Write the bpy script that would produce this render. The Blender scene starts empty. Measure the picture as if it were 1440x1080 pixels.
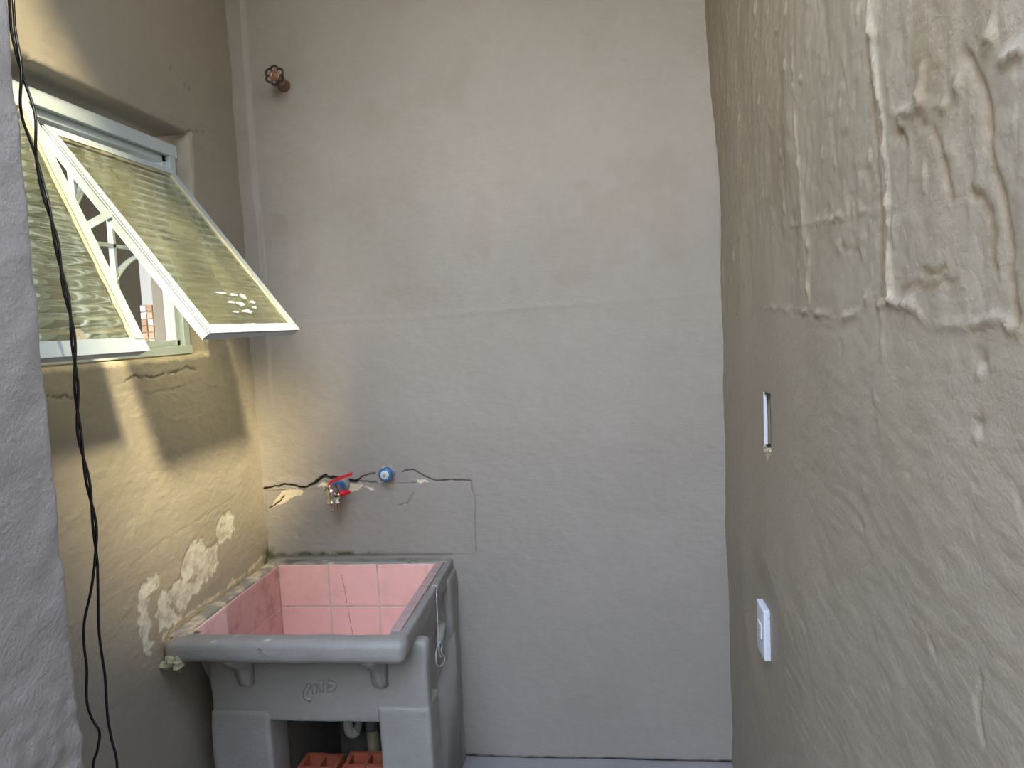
import bpy, bmesh, math, random
import numpy as np
from mathutils import Vector, Matrix

S = bpy.context.scene
COL = S.collection
random.seed(7)

# ------------------------------------------------------------------ camera, sky, sun, exposure
FPX = 1040.0
CAM = np.array([0.0, 0.0, 1.36])
def camera_basis(roll=0.047):
    c, s = math.cos(roll), math.sin(roll)
    vx = 120 * c + 92 * s
    vy = 120 * s - 92 * c
    pitch = math.atan2(-vy, FPX)
    yaw = math.atan2(vx, math.hypot(FPX, vy))
    f = np.array([-math.sin(yaw) * math.cos(pitch), math.cos(yaw) * math.cos(pitch), -math.sin(pitch)])
    r0 = np.array([math.cos(yaw), math.sin(yaw), 0.0])
    u0 = np.cross(r0, f)
    return c * r0 - s * u0, s * r0 + c * u0, f
RIGHT, UP, FWD = camera_basis()
def ray(px, py):
    return (px - 720) / FPX * RIGHT - (py - 540) / FPX * UP + FWD
def hit(px, py, axis, val):
    """point of the plane axis = val that the photograph shows at px, py"""
    d = ray(px, py)
    return CAM + d * ((val - CAM[axis]) / d[axis])

cd = bpy.data.cameras.new('camera')
cd.sensor_width = 36.0
cd.lens = FPX / 1440 * 36
cd.clip_start = 0.02
cam = bpy.data.objects.new('camera', cd)
COL.objects.link(cam)
cam.matrix_world = Matrix(((RIGHT[0], UP[0], -FWD[0], CAM[0]), (RIGHT[1], UP[1], -FWD[1], CAM[1]),
                           (RIGHT[2], UP[2], -FWD[2], CAM[2]), (0, 0, 0, 1)))
S.camera = cam

W = bpy.data.worlds.new('sky')
S.world = W
W.use_nodes = True
wn = W.node_tree
wn.nodes.clear()
wo = wn.nodes.new('ShaderNodeOutputWorld')
wb = wn.nodes.new('ShaderNodeBackground')
wb.inputs['Strength'].default_value = 2.6
wt = wn.nodes.new('ShaderNodeTexCoord')
wx = wn.nodes.new('ShaderNodeSeparateXYZ')
wr = wn.nodes.new('ShaderNodeValToRGB')
wm = wn.nodes.new('ShaderNodeMapRange')
wm.inputs['From Min'].default_value = -1.0
wn.links.new(wt.outputs['Generated'], wx.inputs[0])
wn.links.new(wx.outputs['Z'], wm.inputs['Value'])
wn.links.new(wm.outputs[0], wr.inputs[0])
cr = wr.color_ramp
cr.elements[0].position = 0.0
cr.elements[0].color = (0.16, 0.14, 0.12, 1)
cr.elements[1].position = 1.0
cr.elements[1].color = (0.37, 0.54, 0.96, 1)
e = cr.elements.new(0.49); e.color = (0.16, 0.14, 0.12, 1)
e = cr.elements.new(0.51); e.color = (0.98, 0.93, 0.82, 1)
e = cr.elements.new(0.75); e.color = (0.68, 0.76, 0.90, 1)
wn.links.new(wr.outputs[0], wb.inputs['Color'])
wn.links.new(wb.outputs[0], wo.inputs[0])

sd = bpy.data.lights.new('sun', 'SUN')
sd.energy = 2.0
sd.color = (1.0, 0.85, 0.52)
sd.angle = math.radians(7.5)
sun = bpy.data.objects.new('sun', sd)
COL.objects.link(sun)
sun.rotation_euler = Vector((-0.26, 0.25, -0.30)).to_track_quat('-Z', 'Y').to_euler()
sun.location = (1.5, -1.2, 4)

S.view_settings.view_transform = 'Standard'
S.view_settings.look = 'None'
S.view_settings.gamma = 1
S.view_settings.use_curve_mapping = False
S.view_settings.exposure = 2.35

# ------------------------------------------------------------------ numpy noise
def _h(i, j, k, seed):
    n = (i * 374761393 + j * 668265263 + k * 2147483647 + seed * 1274126177) & 0x7fffffff
    n = ((n ^ (n >> 13)) * 1274126177) & 0x7fffffff
    n = (n ^ (n >> 16)) & 0xffff
    return n / 32767.5 - 1.0
def vnoise(x, y, z=0.0, seed=0):
    x = np.asarray(x, float); y = np.asarray(y, float); z = np.asarray(z, float) + 0 * x
    xi, yi, zi = np.floor(x).astype(np.int64), np.floor(y).astype(np.int64), np.floor(z).astype(np.int64)
    fx, fy, fz = x - xi, y - yi, z - zi
    fx, fy, fz = (t * t * (3 - 2 * t) for t in (fx, fy, fz))
    r = 0
    for a in (0, 1):
        for b in (0, 1):
            for c in (0, 1):
                w = (fx if a else 1 - fx) * (fy if b else 1 - fy) * (fz if c else 1 - fz)
                r = r + w * _h(xi + a, yi + b, zi + c, seed)
    return r
def fbm(x, y, z=0.0, seed=0, oct=4, gain=0.5):
    r, a, f = 0, 1.0, 1.0
    for o in range(oct):
        r = r + a * vnoise(np.asarray(x) * f, np.asarray(y) * f, np.asarray(z) * f, seed + o * 17)
        a *= gain; f *= 2.03
    return r
def sstep(a, b, x):
    t = np.clip((x - a) / (b - a), 0, 1)
    return t * t * (3 - 2 * t)
def polydist(U, V, pts, wob=0.0, seed=0):
    """distance of every grid point to a polyline in wall coordinates"""
    if wob:
        U = U + wob * fbm(U * 60, V * 60, seed=seed, oct=2)
        V = V + wob * fbm(U * 60, V * 60, seed=seed + 5, oct=2)
    D = np.full(U.shape, 9.0)
    for (a, b), (c, d) in zip(pts[:-1], pts[1:]):
        lx, ly = c - a, d - b
        L = lx * lx + ly * ly + 1e-12
        m = (U > min(a, c) - .05) & (U < max(a, c) + .05) & (V > min(b, d) - .05) & (V < max(b, d) + .05)
        if not m.any():
            continue
        u, v = U[m], V[m]
        t = np.clip(((u - a) * lx + (v - b) * ly) / L, 0, 1)
        D[m] = np.minimum(D[m], np.hypot(u - a - t * lx, v - b - t * ly))
    return D
def inpoly(U, V, pts):
    r = np.zeros(U.shape, bool)
    n = len(pts)
    for i in range(n):
        x1, y1 = pts[i]; x2, y2 = pts[(i + 1) % n]
        c = ((y1 > V) != (y2 > V)) & (U < (x2 - x1) * (V - y1) / (y2 - y1 + 1e-12) + x1)
        r ^= c
    return r

# ------------------------------------------------------------------ materials
def lin(c):
    return tuple(((v / 255) / 12.92 if v / 255 <= 0.04045 else ((v / 255 + 0.055) / 1.055) ** 2.4) for v in c)
def base_mat(name, rough=0.6, metal=0.0):
    m = bpy.data.materials.new(name)
    m.use_nodes = True
    nt = m.node_tree
    b = nt.nodes['Principled BSDF']
    b.inputs['Roughness'].default_value = rough
    b.inputs['Metallic'].default_value = metal
    return m, nt, b
def N(nt, t, **kw):
    n = nt.nodes.new(t)
    for k, v in kw.items():
        if k in n.inputs: n.inputs[k].default_value = v
        else: setattr(n, k, v)
    return n
def coords(nt, scale=(1, 1, 1)):
    t = N(nt, 'ShaderNodeTexCoord'); m = N(nt, 'ShaderNodeMapping')
    m.inputs['Scale'].default_value = scale
    nt.links.new(t.outputs['Object'], m.inputs[0])
    return m.outputs[0]
def noise_of(nt, scale, detail=4, rough=0.55, stretch=(1, 1, 1)):
    n = N(nt, 'ShaderNodeTexNoise', Scale=scale, Detail=detail, Roughness=rough)
    nt.links.new(coords(nt, stretch), n.inputs['Vector'])
    return n.outputs['Fac']
def mixc(nt, fac, a, b, mode='MIX'):
    m = N(nt, 'ShaderNodeMix', data_type='RGBA', blend_type=mode)
    for s, v in ((0, fac), (6, a), (7, b)):
        if isinstance(v, (int, float)): m.inputs[s].default_value = v
        elif isinstance(v, tuple): m.inputs[s].default_value = (*v[:3], 1)
        else: nt.links.new(v, m.inputs[s])
    return m.outputs[2]
def ramp(nt, src, lo, hi):
    m = N(nt, 'ShaderNodeMapRange')
    m.inputs['From Min'].default_value = lo; m.inputs['From Max'].default_value = hi
    nt.links.new(src, m.inputs['Value'])
    return m.outputs[0]
def attr(nt, name):
    a = N(nt, 'ShaderNodeAttribute', attribute_name=name)
    return a.outputs['Fac']
def bump(nt, b, src, dist, strength=1.0):
    bp = N(nt, 'ShaderNodeBump', Strength=strength, Distance=dist)
    nt.links.new(src, bp.inputs['Height'])
    if b.inputs['Normal'].is_linked:
        nt.links.new(b.inputs['Normal'].links[0].from_socket, bp.inputs['Normal'])
    nt.links.new(bp.outputs[0], b.inputs['Normal'])
    return bp

def plaster(name, col, col2, blotch=(2.2, 2.2, 2.2), stroke=(1, 1, 2.5), bumpd=0.0012, rough=0.55, strokeb=0.0006):
    m, nt, b = base_mat(name, rough)
    c = mixc(nt, ramp(nt, noise_of(nt, 1.0, 5, 0.6, blotch), 0.35, 0.68), col, col2)
    c = mixc(nt, 0.5, c, mixc(nt, noise_of(nt, 40, 3, 0.6), tuple(v * 0.86 for v in col), tuple(v * 1.1 for v in col)))
    c = mixc(nt, attr(nt, 'peel'), c, mixc(nt, noise_of(nt, 90, 3), lin((182, 180, 166)), lin((212, 210, 198))))
    c = mixc(nt, attr(nt, 'chalk'), c, mixc(nt, noise_of(nt, 120, 3), lin((200, 184, 150)), lin((236, 222, 194))))
    c = mixc(nt, attr(nt, 'moss'), c, mixc(nt, noise_of(nt, 160, 3), lin((52, 56, 32)), lin((98, 98, 62))))
    c = mixc(nt, attr(nt, 'dirt'), c, mixc(nt, noise_of(nt, 150, 3), lin((26, 22, 17)), lin((48, 41, 32))))
    c = mixc(nt, attr(nt, 'brown'), c, lin((122, 104, 76)))
    nt.links.new(c, b.inputs['Base Color'])
    bump(nt, b, noise_of(nt, 160, 4, 0.6), bumpd)
    bump(nt, b, noise_of(nt, 30, 4, 0.6, stroke), strokeb * 2)
    return m

P1 = lin((152, 145, 136)); P2 = lin((139, 132, 122))
M_back = plaster('back_wall_paint', P1, P2, rough=0.6, bumpd=0.0006)
M_left = plaster('left_wall_paint', lin((151, 143, 128)), lin((140, 132, 116)), rough=0.6, bumpd=0.0010, stroke=(1, 1, 2.5))
M_right = plaster('right_wall_paint', lin((154, 144, 125)), lin((140, 128, 106)), blotch=(3, 5, 1.6), rough=0.5, bumpd=0.0010, stroke=(1, 1.2, 3), strokeb=0.0005)
M_post = plaster('post_paint', lin((152, 145, 136)), lin((142, 134, 125)), rough=0.55, bumpd=0.0016)
M_sinkpaint = plaster('sink_paint', lin((146, 142, 134)), lin((130, 125, 116)), blotch=(9, 9, 9), rough=0.5, bumpd=0.0009)
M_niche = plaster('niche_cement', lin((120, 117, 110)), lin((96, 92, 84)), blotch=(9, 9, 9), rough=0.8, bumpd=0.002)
M_floor = plaster('floor_cement', lin((150, 148, 145)), lin((128, 125, 120)), rough=0.7)
M_roof = plaster('roof_plaster', lin((190, 184, 172)), lin((176, 170, 160)), rough=0.8)

def simple(name, col, rough=0.5, metal=0.0, var=0.12, scale=30, bumpd=0.0, bscale=120, dirt=None, dscale=12, dlo=0.55, dhi=0.75, coat=0):
    m, nt, b = base_mat(name, rough, metal)
    c = mixc(nt, noise_of(nt, scale, 4), tuple(v * (1 - var) for v in col), tuple(min(1, v * (1 + var)) for v in col))
    if dirt:
        c = mixc(nt, ramp(nt, noise_of(nt, dscale, 5, 0.65), dlo, dhi), c, dirt)
    nt.links.new(c, b.inputs['Base Color'])
    if bumpd: bump(nt, b, noise_of(nt, bscale, 4), bumpd)
    if coat: b.inputs['Coat Weight'].default_value = coat
    return m
M_white = simple('white_painted_steel', lin((184, 195, 196)), 0.38, bumpd=0.0006, bscale=90, var=0.05, dirt=lin((196, 186, 160)), dscale=25, dlo=0.62, dhi=0.8)
M_putty = simple('window_putty', lin((206, 196, 160)), 0.8, bumpd=0.002, bscale=150, var=0.15)
M_inner = simple('inner_room_paint', lin((205, 206, 204)), 0.7, var=0.03)
M_dark = simple('dark_curtain', lin((60, 56, 46)), 0.9, var=0.2)
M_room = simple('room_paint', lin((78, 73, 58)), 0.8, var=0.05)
M_mosaic = [simple('mosaic_%s' % n, lin(c), 0.3, var=0.08) for n, c in (('tan', (206, 172, 138)), ('brown', (182, 140, 106)), ('cream', (216, 200, 176)), ('white', (226, 224, 216)))]
M_grout = simple('grout', lin((206, 190, 172)), 0.9, var=0.12, bumpd=0.001, dirt=lin((120, 108, 92)))
M_pink = simple('pink_glazed_tile', lin((248, 194, 182)), 0.22, var=0.05, scale=14, dirt=lin((232, 182, 168)), dscale=18, dlo=0.5, dhi=0.8, bumpd=0.0003, bscale=20)
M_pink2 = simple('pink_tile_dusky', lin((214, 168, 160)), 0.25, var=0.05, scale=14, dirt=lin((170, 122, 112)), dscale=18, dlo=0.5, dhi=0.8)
M_pink3 = simple('pink_tile_pale', lin((244, 204, 198)), 0.25, var=0.05, scale=14, dirt=lin((206, 150, 140)), dscale=18, dlo=0.5, dhi=0.8)
M_pinkrim = simple('pink_tile_greyed', lin((186, 154, 148)), 0.4, var=0.08, scale=14, dirt=lin((150, 138, 130)), dscale=30, dlo=0.4, dhi=0.8)
M_brick = simple('terracotta', lin((168, 88, 62)), 0.85, var=0.14, scale=40, bumpd=0.0015, dirt=lin((150, 74, 52)), dscale=14)
M_pvc = simple('white_pvc', lin((205, 203, 196)), 0.35, var=0.04)
M_pvcgrey = simple('grey_pvc', lin((150, 152, 150)), 0.45, var=0.08)
M_pvcbeige = simple('beige_painted_pipe', lin((150, 144, 116)), 0.6, var=0.1)
M_blue = simple('blue_fitting', lin((38, 110, 170)), 0.35, var=0.1, dirt=lin((120, 130, 136)), dscale=70, dlo=0.5, dhi=0.7)
M_red = simple('red_plastic', lin((206, 22, 38)), 0.35, var=0.05)
M_chrome = simple('chrome', lin((205, 198, 184)), 0.26, 1.0, var=0.1)
M_brass = simple('brass_weathered', lin((150, 130, 104)), 0.4, 0.9, var=0.2, dirt=lin((112, 120, 112)), dscale=50)
M_rust = simple('rusted_handwheel', lin((62, 42, 34)), 0.6, 0.4, var=0.35, scale=60, dirt=lin((150, 98, 60)), dscale=60, bumpd=0.001)
M_copper = simple('copper_tone', lin((136, 104, 84)), 0.4, 0.6, var=0.25, scale=80)
M_cable = simple('black_cable', lin((16, 16, 18)), 0.22, var=0.2)
M_string = simple('white_string', lin((214, 214, 210)), 0.5, var=0.05)
M_plate = simple('white_plastic_plate', lin((206, 210, 216)), 0.3, var=0.03, dirt=lin((160, 160, 156)), dscale=40, dlo=0.6, dhi=0.75)
M_box = simple('switch_box_dark', lin((26, 24, 22)), 0.6, var=0.3)
M_rough_cement = simple('broken_cement', lin((172, 164, 136)), 0.9, var=0.3, scale=90, bumpd=0.003, dirt=lin((106, 104, 70)), dscale=40, dlo=0.5, dhi=0.65)

def glass_mat():
    m, nt, b = base_mat('ribbed_glass')
    nt.nodes.remove(b)
    out = nt.nodes['Material Output']
    g = N(nt, 'ShaderNodeBsdfGlass', IOR=1.45, Roughness=0.03, Color=(0.96, 0.98, 0.92, 1))
    t = N(nt, 'ShaderNodeBsdfTransparent', Color=(0.86, 0.88, 0.80, 1))
    d = N(nt, 'ShaderNodeBsdfDiffuse', Color=(*lin((182, 182, 152)), 1))
    tl = N(nt, 'ShaderNodeBsdfTranslucent', Color=(*lin((190, 190, 160)), 1))
    m1 = N(nt, 'ShaderNodeMixShader', Fac=0.22); nt.links.new(g.outputs[0], m1.inputs[1]); nt.links.new(t.outputs[0], m1.inputs[2])
    m2 = N(nt, 'ShaderNodeMixShader', Fac=0.5); nt.links.new(d.outputs[0], m2.inputs[1]); nt.links.new(tl.outputs[0], m2.inputs[2])
    m3 = N(nt, 'ShaderNodeMixShader')
    nt.links.new(ramp(nt, noise_of(nt, 9, 4, 0.6), 0.2, 2.4), m3.inputs[0])
    nt.links.new(m1.outputs[0], m3.inputs[1]); nt.links.new(m2.outputs[0], m3.inputs[2])
    nt.links.new(m3.outputs[0], out.inputs['Surface'])
    return m
M_glass = glass_mat()

# ------------------------------------------------------------------ object helpers
def link(name, me, mat, parent=None, smooth=False):
    o = bpy.data.objects.new(name, me)
    COL.objects.link(o)
    if mat is not None and not len(me.materials): me.materials.append(mat)
    if parent is not None: o.parent = parent
    if smooth:
        me.polygons.foreach_set('use_smooth', [True] * len(me.polygons))
    return o
def obj(name, bm, mat, parent=None, smooth=False):
    me = bpy.data.meshes.new(name)
    bm.normal_update()
    bm.to_mesh(me); bm.free()
    o = link(name, me, mat, None, smooth)
    if parent is not None:
        o.parent = parent
        base = parent
        off = Vector((0, 0, 0))
        while base is not None:
            off += base.location; base = base.parent
        me.transform(Matrix.Translation(-off))
    return o
def tag(o, label=None, cat=None, group=None, kind=None):
    if label: o['label'] = label
    if cat: o['category'] = cat
    if group: o['group'] = group
    if kind: o['kind'] = kind
    return o
def empty(name, loc):
    o = bpy.data.objects.new(name, None)
    COL.objects.link(o); o.location = loc; o.empty_display_size = 0.05
    return o
def box(bm, x0, x1, y0, y1, z0, z1, bev=0.0, seg=2, M=None):
    r = bmesh.ops.create_cube(bm, size=1.0)
    vs = r['verts']
    for v in vs:
        v.co = Vector(((x0 + x1) / 2 + v.co.x * (x1 - x0), (y0 + y1) / 2 + v.co.y * (y1 - y0), (z0 + z1) / 2 + v.co.z * (z1 - z0)))
    if M is not None:
        for v in vs: v.co = M @ v.co
    if bev:
        es = list({e for v in vs for e in v.link_edges})
        bmesh.ops.bevel(bm, geom=es, offset=bev, segments=seg, affect='EDGES', profile=0.6)
    return bm
def frame_of(d):
    d = d.normalized()
    a = Vector((0, 0, 1)) if abs(d.z) < 0.9 else Vector((1, 0, 0))
    u = d.cross(a).normalized()
    return u, d.cross(u).normalized()
def tube(bm, pts, r, seg=10, caps=True):
    pts = [Vector(p) for p in pts]
    rs = r if isinstance(r, (list, tuple)) else [r] * len(pts)
    rings = []
    u = None
    for i, p in enumerate(pts):
        d = (pts[min(i + 1, len(pts) - 1)] - pts[max(i - 1, 0)]).normalized()
        if u is None: u, w = frame_of(d)
        else:
            u = (u - d * u.dot(d)).normalized(); w = d.cross(u)
        rings.append([bm.verts.new(p + (u * math.cos(2 * math.pi * k / seg) + w * math.sin(2 * math.pi * k / seg)) * rs[i]) for k in range(seg)])
    for a, b in zip(rings[:-1], rings[1:]):
        for k in range(seg):
            bm.faces.new((a[k], a[(k + 1) % seg], b[(k + 1) % seg], b[k]))
    if caps:
        bm.faces.new(rings[0][::-1]); bm.faces.new(rings[-1])
    return bm
def lathe(bm, o, d, prof, seg=16):
    """prof = [(distance along d, radius)...]"""
    o = Vector(o); d = Vector(d).normalized()
    u, w = frame_of(d)
    rings = []
    for t, r in prof:
        rings.append([bm.verts.new(o + d * t + (u * math.cos(2 * math.pi * k / seg) + w * math.sin(2 * math.pi * k / seg)) * max(r, 1e-4)) for k in range(seg)])
    for a, b in zip(rings[:-1], rings[1:]):
        for k in range(seg):
            bm.faces.new((a[k], a[(k + 1) % seg], b[(k + 1) % seg], b[k]))
    bm.faces.new(rings[0][::-1]); bm.faces.new(rings[-1])
    return bm
def smooth_path(pts, n=6):
    P = [Vector(p) for p in pts]
    out = []
    for i in range(len(P) - 1):
        p0, p1, p2, p3 = P[max(i - 1, 0)], P[i], P[i + 1], P[min(i + 2, len(P) - 1)]
        for k in range(n):
            t = k / n
            out.append(0.5 * ((2 * p1) + (p2 - p0) * t + (2 * p0 - 5 * p1 + 4 * p2 - p3) * t * t + (3 * p1 - p0 - 3 * p2 + p3) * t ** 3))
    out.append(P[-1])
    return out
def mesh_np(name, verts, faces, mat, attrs=None, parent=None, smooth=True):
    me = bpy.data.meshes.new(name)
    nv, nf = len(verts), len(faces)
    me.vertices.add(nv); me.vertices.foreach_set('co', np.ascontiguousarray(verts, dtype=np.float32).ravel())
    me.loops.add(nf * 4); me.loops.foreach_set('vertex_index', np.ascontiguousarray(faces, dtype=np.int32).ravel())
    me.polygons.add(nf); me.polygons.foreach_set('loop_start', np.arange(0, nf * 4, 4, dtype=np.int32))
    me.polygons.foreach_set('loop_total', np.full(nf, 4, dtype=np.int32)) if False else None
    me.update(calc_edges=True)
    me.validate()
    if attrs:
        for k, a in attrs.items():
            at = me.attributes.new(k, 'FLOAT', 'POINT')
            at.data.foreach_set('value', np.ascontiguousarray(a, dtype=np.float32).ravel())
    return link(name, me, mat, parent, smooth)

def rough_boxes(name, boxes, mat, parent=None, step=0.02, amp=0.003, freq=14, seed=3, attrs_fn=None, fine=None):
    """rounded, slightly uneven masonry blocks: boxes = [(x0,x1,y0,y1,z0,z1,radius)]"""
    V, F = [], []
    base = 0
    for bi, (x0, x1, y0, y1, z0, z1, r) in enumerate(boxes):
        lo = np.array([x0, y0, z0]); hi = np.array([x1, y1, z1])
        idx = {}
        ns = np.maximum(2, np.ceil((hi - lo) / step).astype(int))
        axs = [np.concatenate(([0.0, 0.25 * r / (h - l), 0.7 * r / (h - l)], np.linspace(0, 1, n + 1)[1:-1], [1 - 0.7 * r / (h - l), 1 - 0.25 * r / (h - l), 1.0])) for l, h, n in zip(lo, hi, ns)]
        axs = [np.unique(np.round(np.sort(a), 5)) for a in axs]
        vs = []
        def vid(i, j, k):
            key = (i, j, k)
            if key not in idx:
                idx[key] = len(vs)
                vs.append((axs[0][i], axs[1][j], axs[2][k]))
            return idx[key]
        n0, n1, n2 = (len(a) - 1 for a in axs)
        fs = []
        for i in range(n0):
            for j in range(n1):
                fs.append((vid(i, j, 0), vid(i, j + 1, 0), vid(i + 1, j + 1, 0), vid(i + 1, j, 0)))
                fs.append((vid(i, j, n2), vid(i + 1, j, n2), vid(i + 1, j + 1, n2), vid(i, j + 1, n2)))
        for i in range(n0):
            for k in range(n2):
                fs.append((vid(i, 0, k), vid(i + 1, 0, k), vid(i + 1, 0, k + 1), vid(i, 0, k + 1)))
                fs.append((vid(i, n1, k), vid(i, n1, k + 1), vid(i + 1, n1, k + 1), vid(i + 1, n1, k)))
        for j in range(n1):
            for k in range(n2):
                fs.append((vid(0, j, k), vid(0, j, k + 1), vid(0, j + 1, k + 1), vid(0, j + 1, k)))
                fs.append((vid(n0, j, k), vid(n0, j + 1, k), vid(n0, j + 1, k + 1), vid(n0, j, k + 1)))
        P = lo + np.array(vs) * (hi - lo)
        q = np.clip(P, lo + r, hi - r)
        d = P - q
        L = np.linalg.norm(d, axis=1, keepdims=True) + 1e-9
        nrm = d / L
        P = q + nrm * np.minimum(L, r)
        a = amp * fbm(P[:, 0] * freq, P[:, 1] * freq, P[:, 2] * freq, seed=seed, oct=4)
        P = P + nrm * a[:, None]
        V.append(P); F.append(np.array(fs) + base); base += len(P)
    V = np.concatenate(V); F = np.concatenate(F)
    at = attrs_fn(V) if attrs_fn else None
    o = mesh_np(name, V, F, mat, at, None, True)
    if parent is not None:
        o.parent = parent
        o.data.transform(Matrix.Translation(-parent.location))
    return o

def axis_coords(spans):
    """spans = [(a, b, step)...] contiguous"""
    out = []
    for a, b, s in spans:
        n = max(1, int(round((b - a) / s)))
        out.append(np.linspace(a, b, n + 1)[:-1])
    out.append(np.array([spans[-1][1]]))
    return np.concatenate(out)

def wall_grid(name, mat, O, Ud, Vd, Nd, us, vs, height, masks=None, holes=(), depth=0.15, flip=False, parent=None):
    """height-field wall facing Nd with a skirt and a back; holes = [(u0,u1,v0,v1)] on grid lines"""
    U, Vv = np.meshgrid(us, vs, indexing='ij')
    h = height(U, Vv)
    O, Ud, Vd, Nd = (np.array(a, float) for a in (O, Ud, Vd, Nd))
    P = O + U[..., None] * Ud + Vv[..., None] * Vd + h[..., None] * Nd
    nu, nv = len(us), len(vs)
    idx = np.arange(nu * nv).reshape(nu, nv)
    keep = np.ones((nu - 1, nv - 1), bool)
    uc = (us[:-1] + us[1:]) / 2; vc = (vs[:-1] + vs[1:]) / 2
    for (a, b, c, d) in holes:
        keep[np.ix_((uc > a) & (uc < b), (vc > c) & (vc < d))] = False
    q = np.stack([idx[:-1, :-1], idx[1:, :-1], idx[1:, 1:], idx[:-1, 1:]], -1)[keep]
    # boundary edges
    kp = np.zeros((nu + 1, nv + 1), bool); kp[1:-1, 1:-1] = keep
    E = []
    # edges along v at u-index i between cell i-1 and i
    a = kp[:-1, 1:-1]; b = kp[1:, 1:-1]
    i, j = np.nonzero(a & ~b); E.append(np.stack([idx[i, j], idx[i, j + 1]], -1))
    i, j = np.nonzero(~a & b); E.append(np.stack([idx[i, j + 1], idx[i, j]], -1))
    a = kp[1:-1, :-1]; b = kp[1:-1, 1:]
    i, j = np.nonzero(a & ~b); E.append(np.stack([idx[i + 1, j], idx[i, j]], -1))
    i, j = np.nonzero(~a & b); E.append(np.stack([idx[i, j], idx[i + 1, j]], -1))
    E = np.concatenate(E)
    flat = P.reshape(-1, 3)
    bu = np.unique(E)
    m = {int(v): k for k, v in enumerate(bu)}
    back = O + U.reshape(-1)[bu, None] * Ud + Vv.reshape(-1)[bu, None] * Vd - depth * Nd
    n0 = len(flat)
    eb = np.vectorize(lambda v: m[int(v)])(E) + n0
    skirt = np.stack([E[:, 1], E[:, 0], eb[:, 0], eb[:, 1]], -1)
    verts = np.concatenate([flat, back])
    faces = np.concatenate([q, skirt])
    # coarse back faces around the holes
    cu = sorted({us[0], us[-1], *[min(x, us[-1]) for hh in holes for x in hh[:2]]}); cv = sorted({vs[0], vs[-1], *[min(x, vs[-1]) for hh in holes for x in hh[2:]]})
    extra, ef = [], []
    for a0, a1 in zip(cu[:-1], cu[1:]):
        for b0, b1 in zip(cv[:-1], cv[1:]):
            if any(x0 <= (a0 + a1) / 2 <= x1 and y0 <= (b0 + b1) / 2 <= y1 for x0, x1, y0, y1 in holes): continue
            s = len(verts) + len(extra)
            for uu, vv in ((a0, b0), (a0, b1), (a1, b1), (a1, b0)):
                extra.append(O + uu * Ud + vv * Vd - depth * Nd)
            ef.append((s, s + 1, s + 2, s + 3))
    verts = np.concatenate([verts, np.array(extra)]); faces = np.concatenate([faces, np.array(ef)])
    if flip: faces = faces[:, ::-1]
    names = ('peel', 'chalk', 'moss', 'dirt', 'brown')
    mk = masks(U, Vv) if masks else {}
    at = {}
    for k in names:
        v = np.zeros(len(verts))
        if k in mk: v[:n0] = np.clip(mk[k], 0, 1).reshape(-1)
        at[k] = v
    # drop unused verts inside holes is left to validate; they carry no faces
    used = np.zeros(len(verts), bool); used[faces.ravel()] = True
    remap = np.cumsum(used) - 1
    o = mesh_np(name, verts[used], remap[faces], mat, {k: v[used] for k, v in at.items()}, parent)
    tag(o, kind='structure')
    return o

# ------------------------------------------------------------------ the setting
XL, XR, YB = -1.065, 0.36, 2.2
ZROOF = 2.75

def B(pts):   # photograph -> back wall coordinates (x, z)
    return [tuple(hit(x, y, 1, YB)[[0, 2]]) for x, y in pts]
def L(pts):   # -> left wall coordinates (y, z)
    return [tuple(hit(x, y, 0, XL)[[1, 2]]) for x, y in pts]
def R(pts):   # -> right wall coordinates (y, z)
    return [tuple(hit(x, y, 0, XR)[[1, 2]]) for x, y in pts]

# --- back wall
crack_main = B([(372, 687), (385, 684), (400, 681), (412, 681), (422, 684), (432, 684), (444, 679), (452, 672), (458, 670), (470, 672), (482, 673), (492, 676), (500, 678)])
crack_thin = B([(500, 678), (508, 671), (520, 666), (527, 666)])
crack_mid = B([(500, 676), (515, 677), (530, 678)])
crack_right = B([(566, 663), (580, 661), (592, 667), (602, 673), (612, 677), (625, 675), (640, 675), (662, 676)])
crack_faint = B([(553, 679), (585, 679)])
crack_faint2 = B([(560, 712), (572, 708), (580, 694)])
crack_edge = B([(662, 676), (664, 690), (668, 700), (668, 735), (669, 775)])
crack_small = B([(380, 714), (388, 709), (395, 703), (400, 697)])
chalk_a = B([(382, 713), (390, 700), (398, 690), (415, 687), (428, 690), (424, 697), (410, 700), (400, 708)])
chalk_b = B([(448, 682), (455, 677), (500, 681), (512, 682), (505, 688), (482, 690), (470, 686)])
chalk_c = B([(536, 658), (548, 653), (556, 662), (554, 672)])
chalk_d = B([(585, 673), (600, 674), (605, 677), (590, 677)])
chalk_e = B([(508, 683), (526, 684), (526, 690), (518, 686)])
patch_poly = B([(374, 688), (430, 684), (480, 676), (560, 678), (662, 677), (668, 700), (668, 778), (378, 782)])
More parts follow.
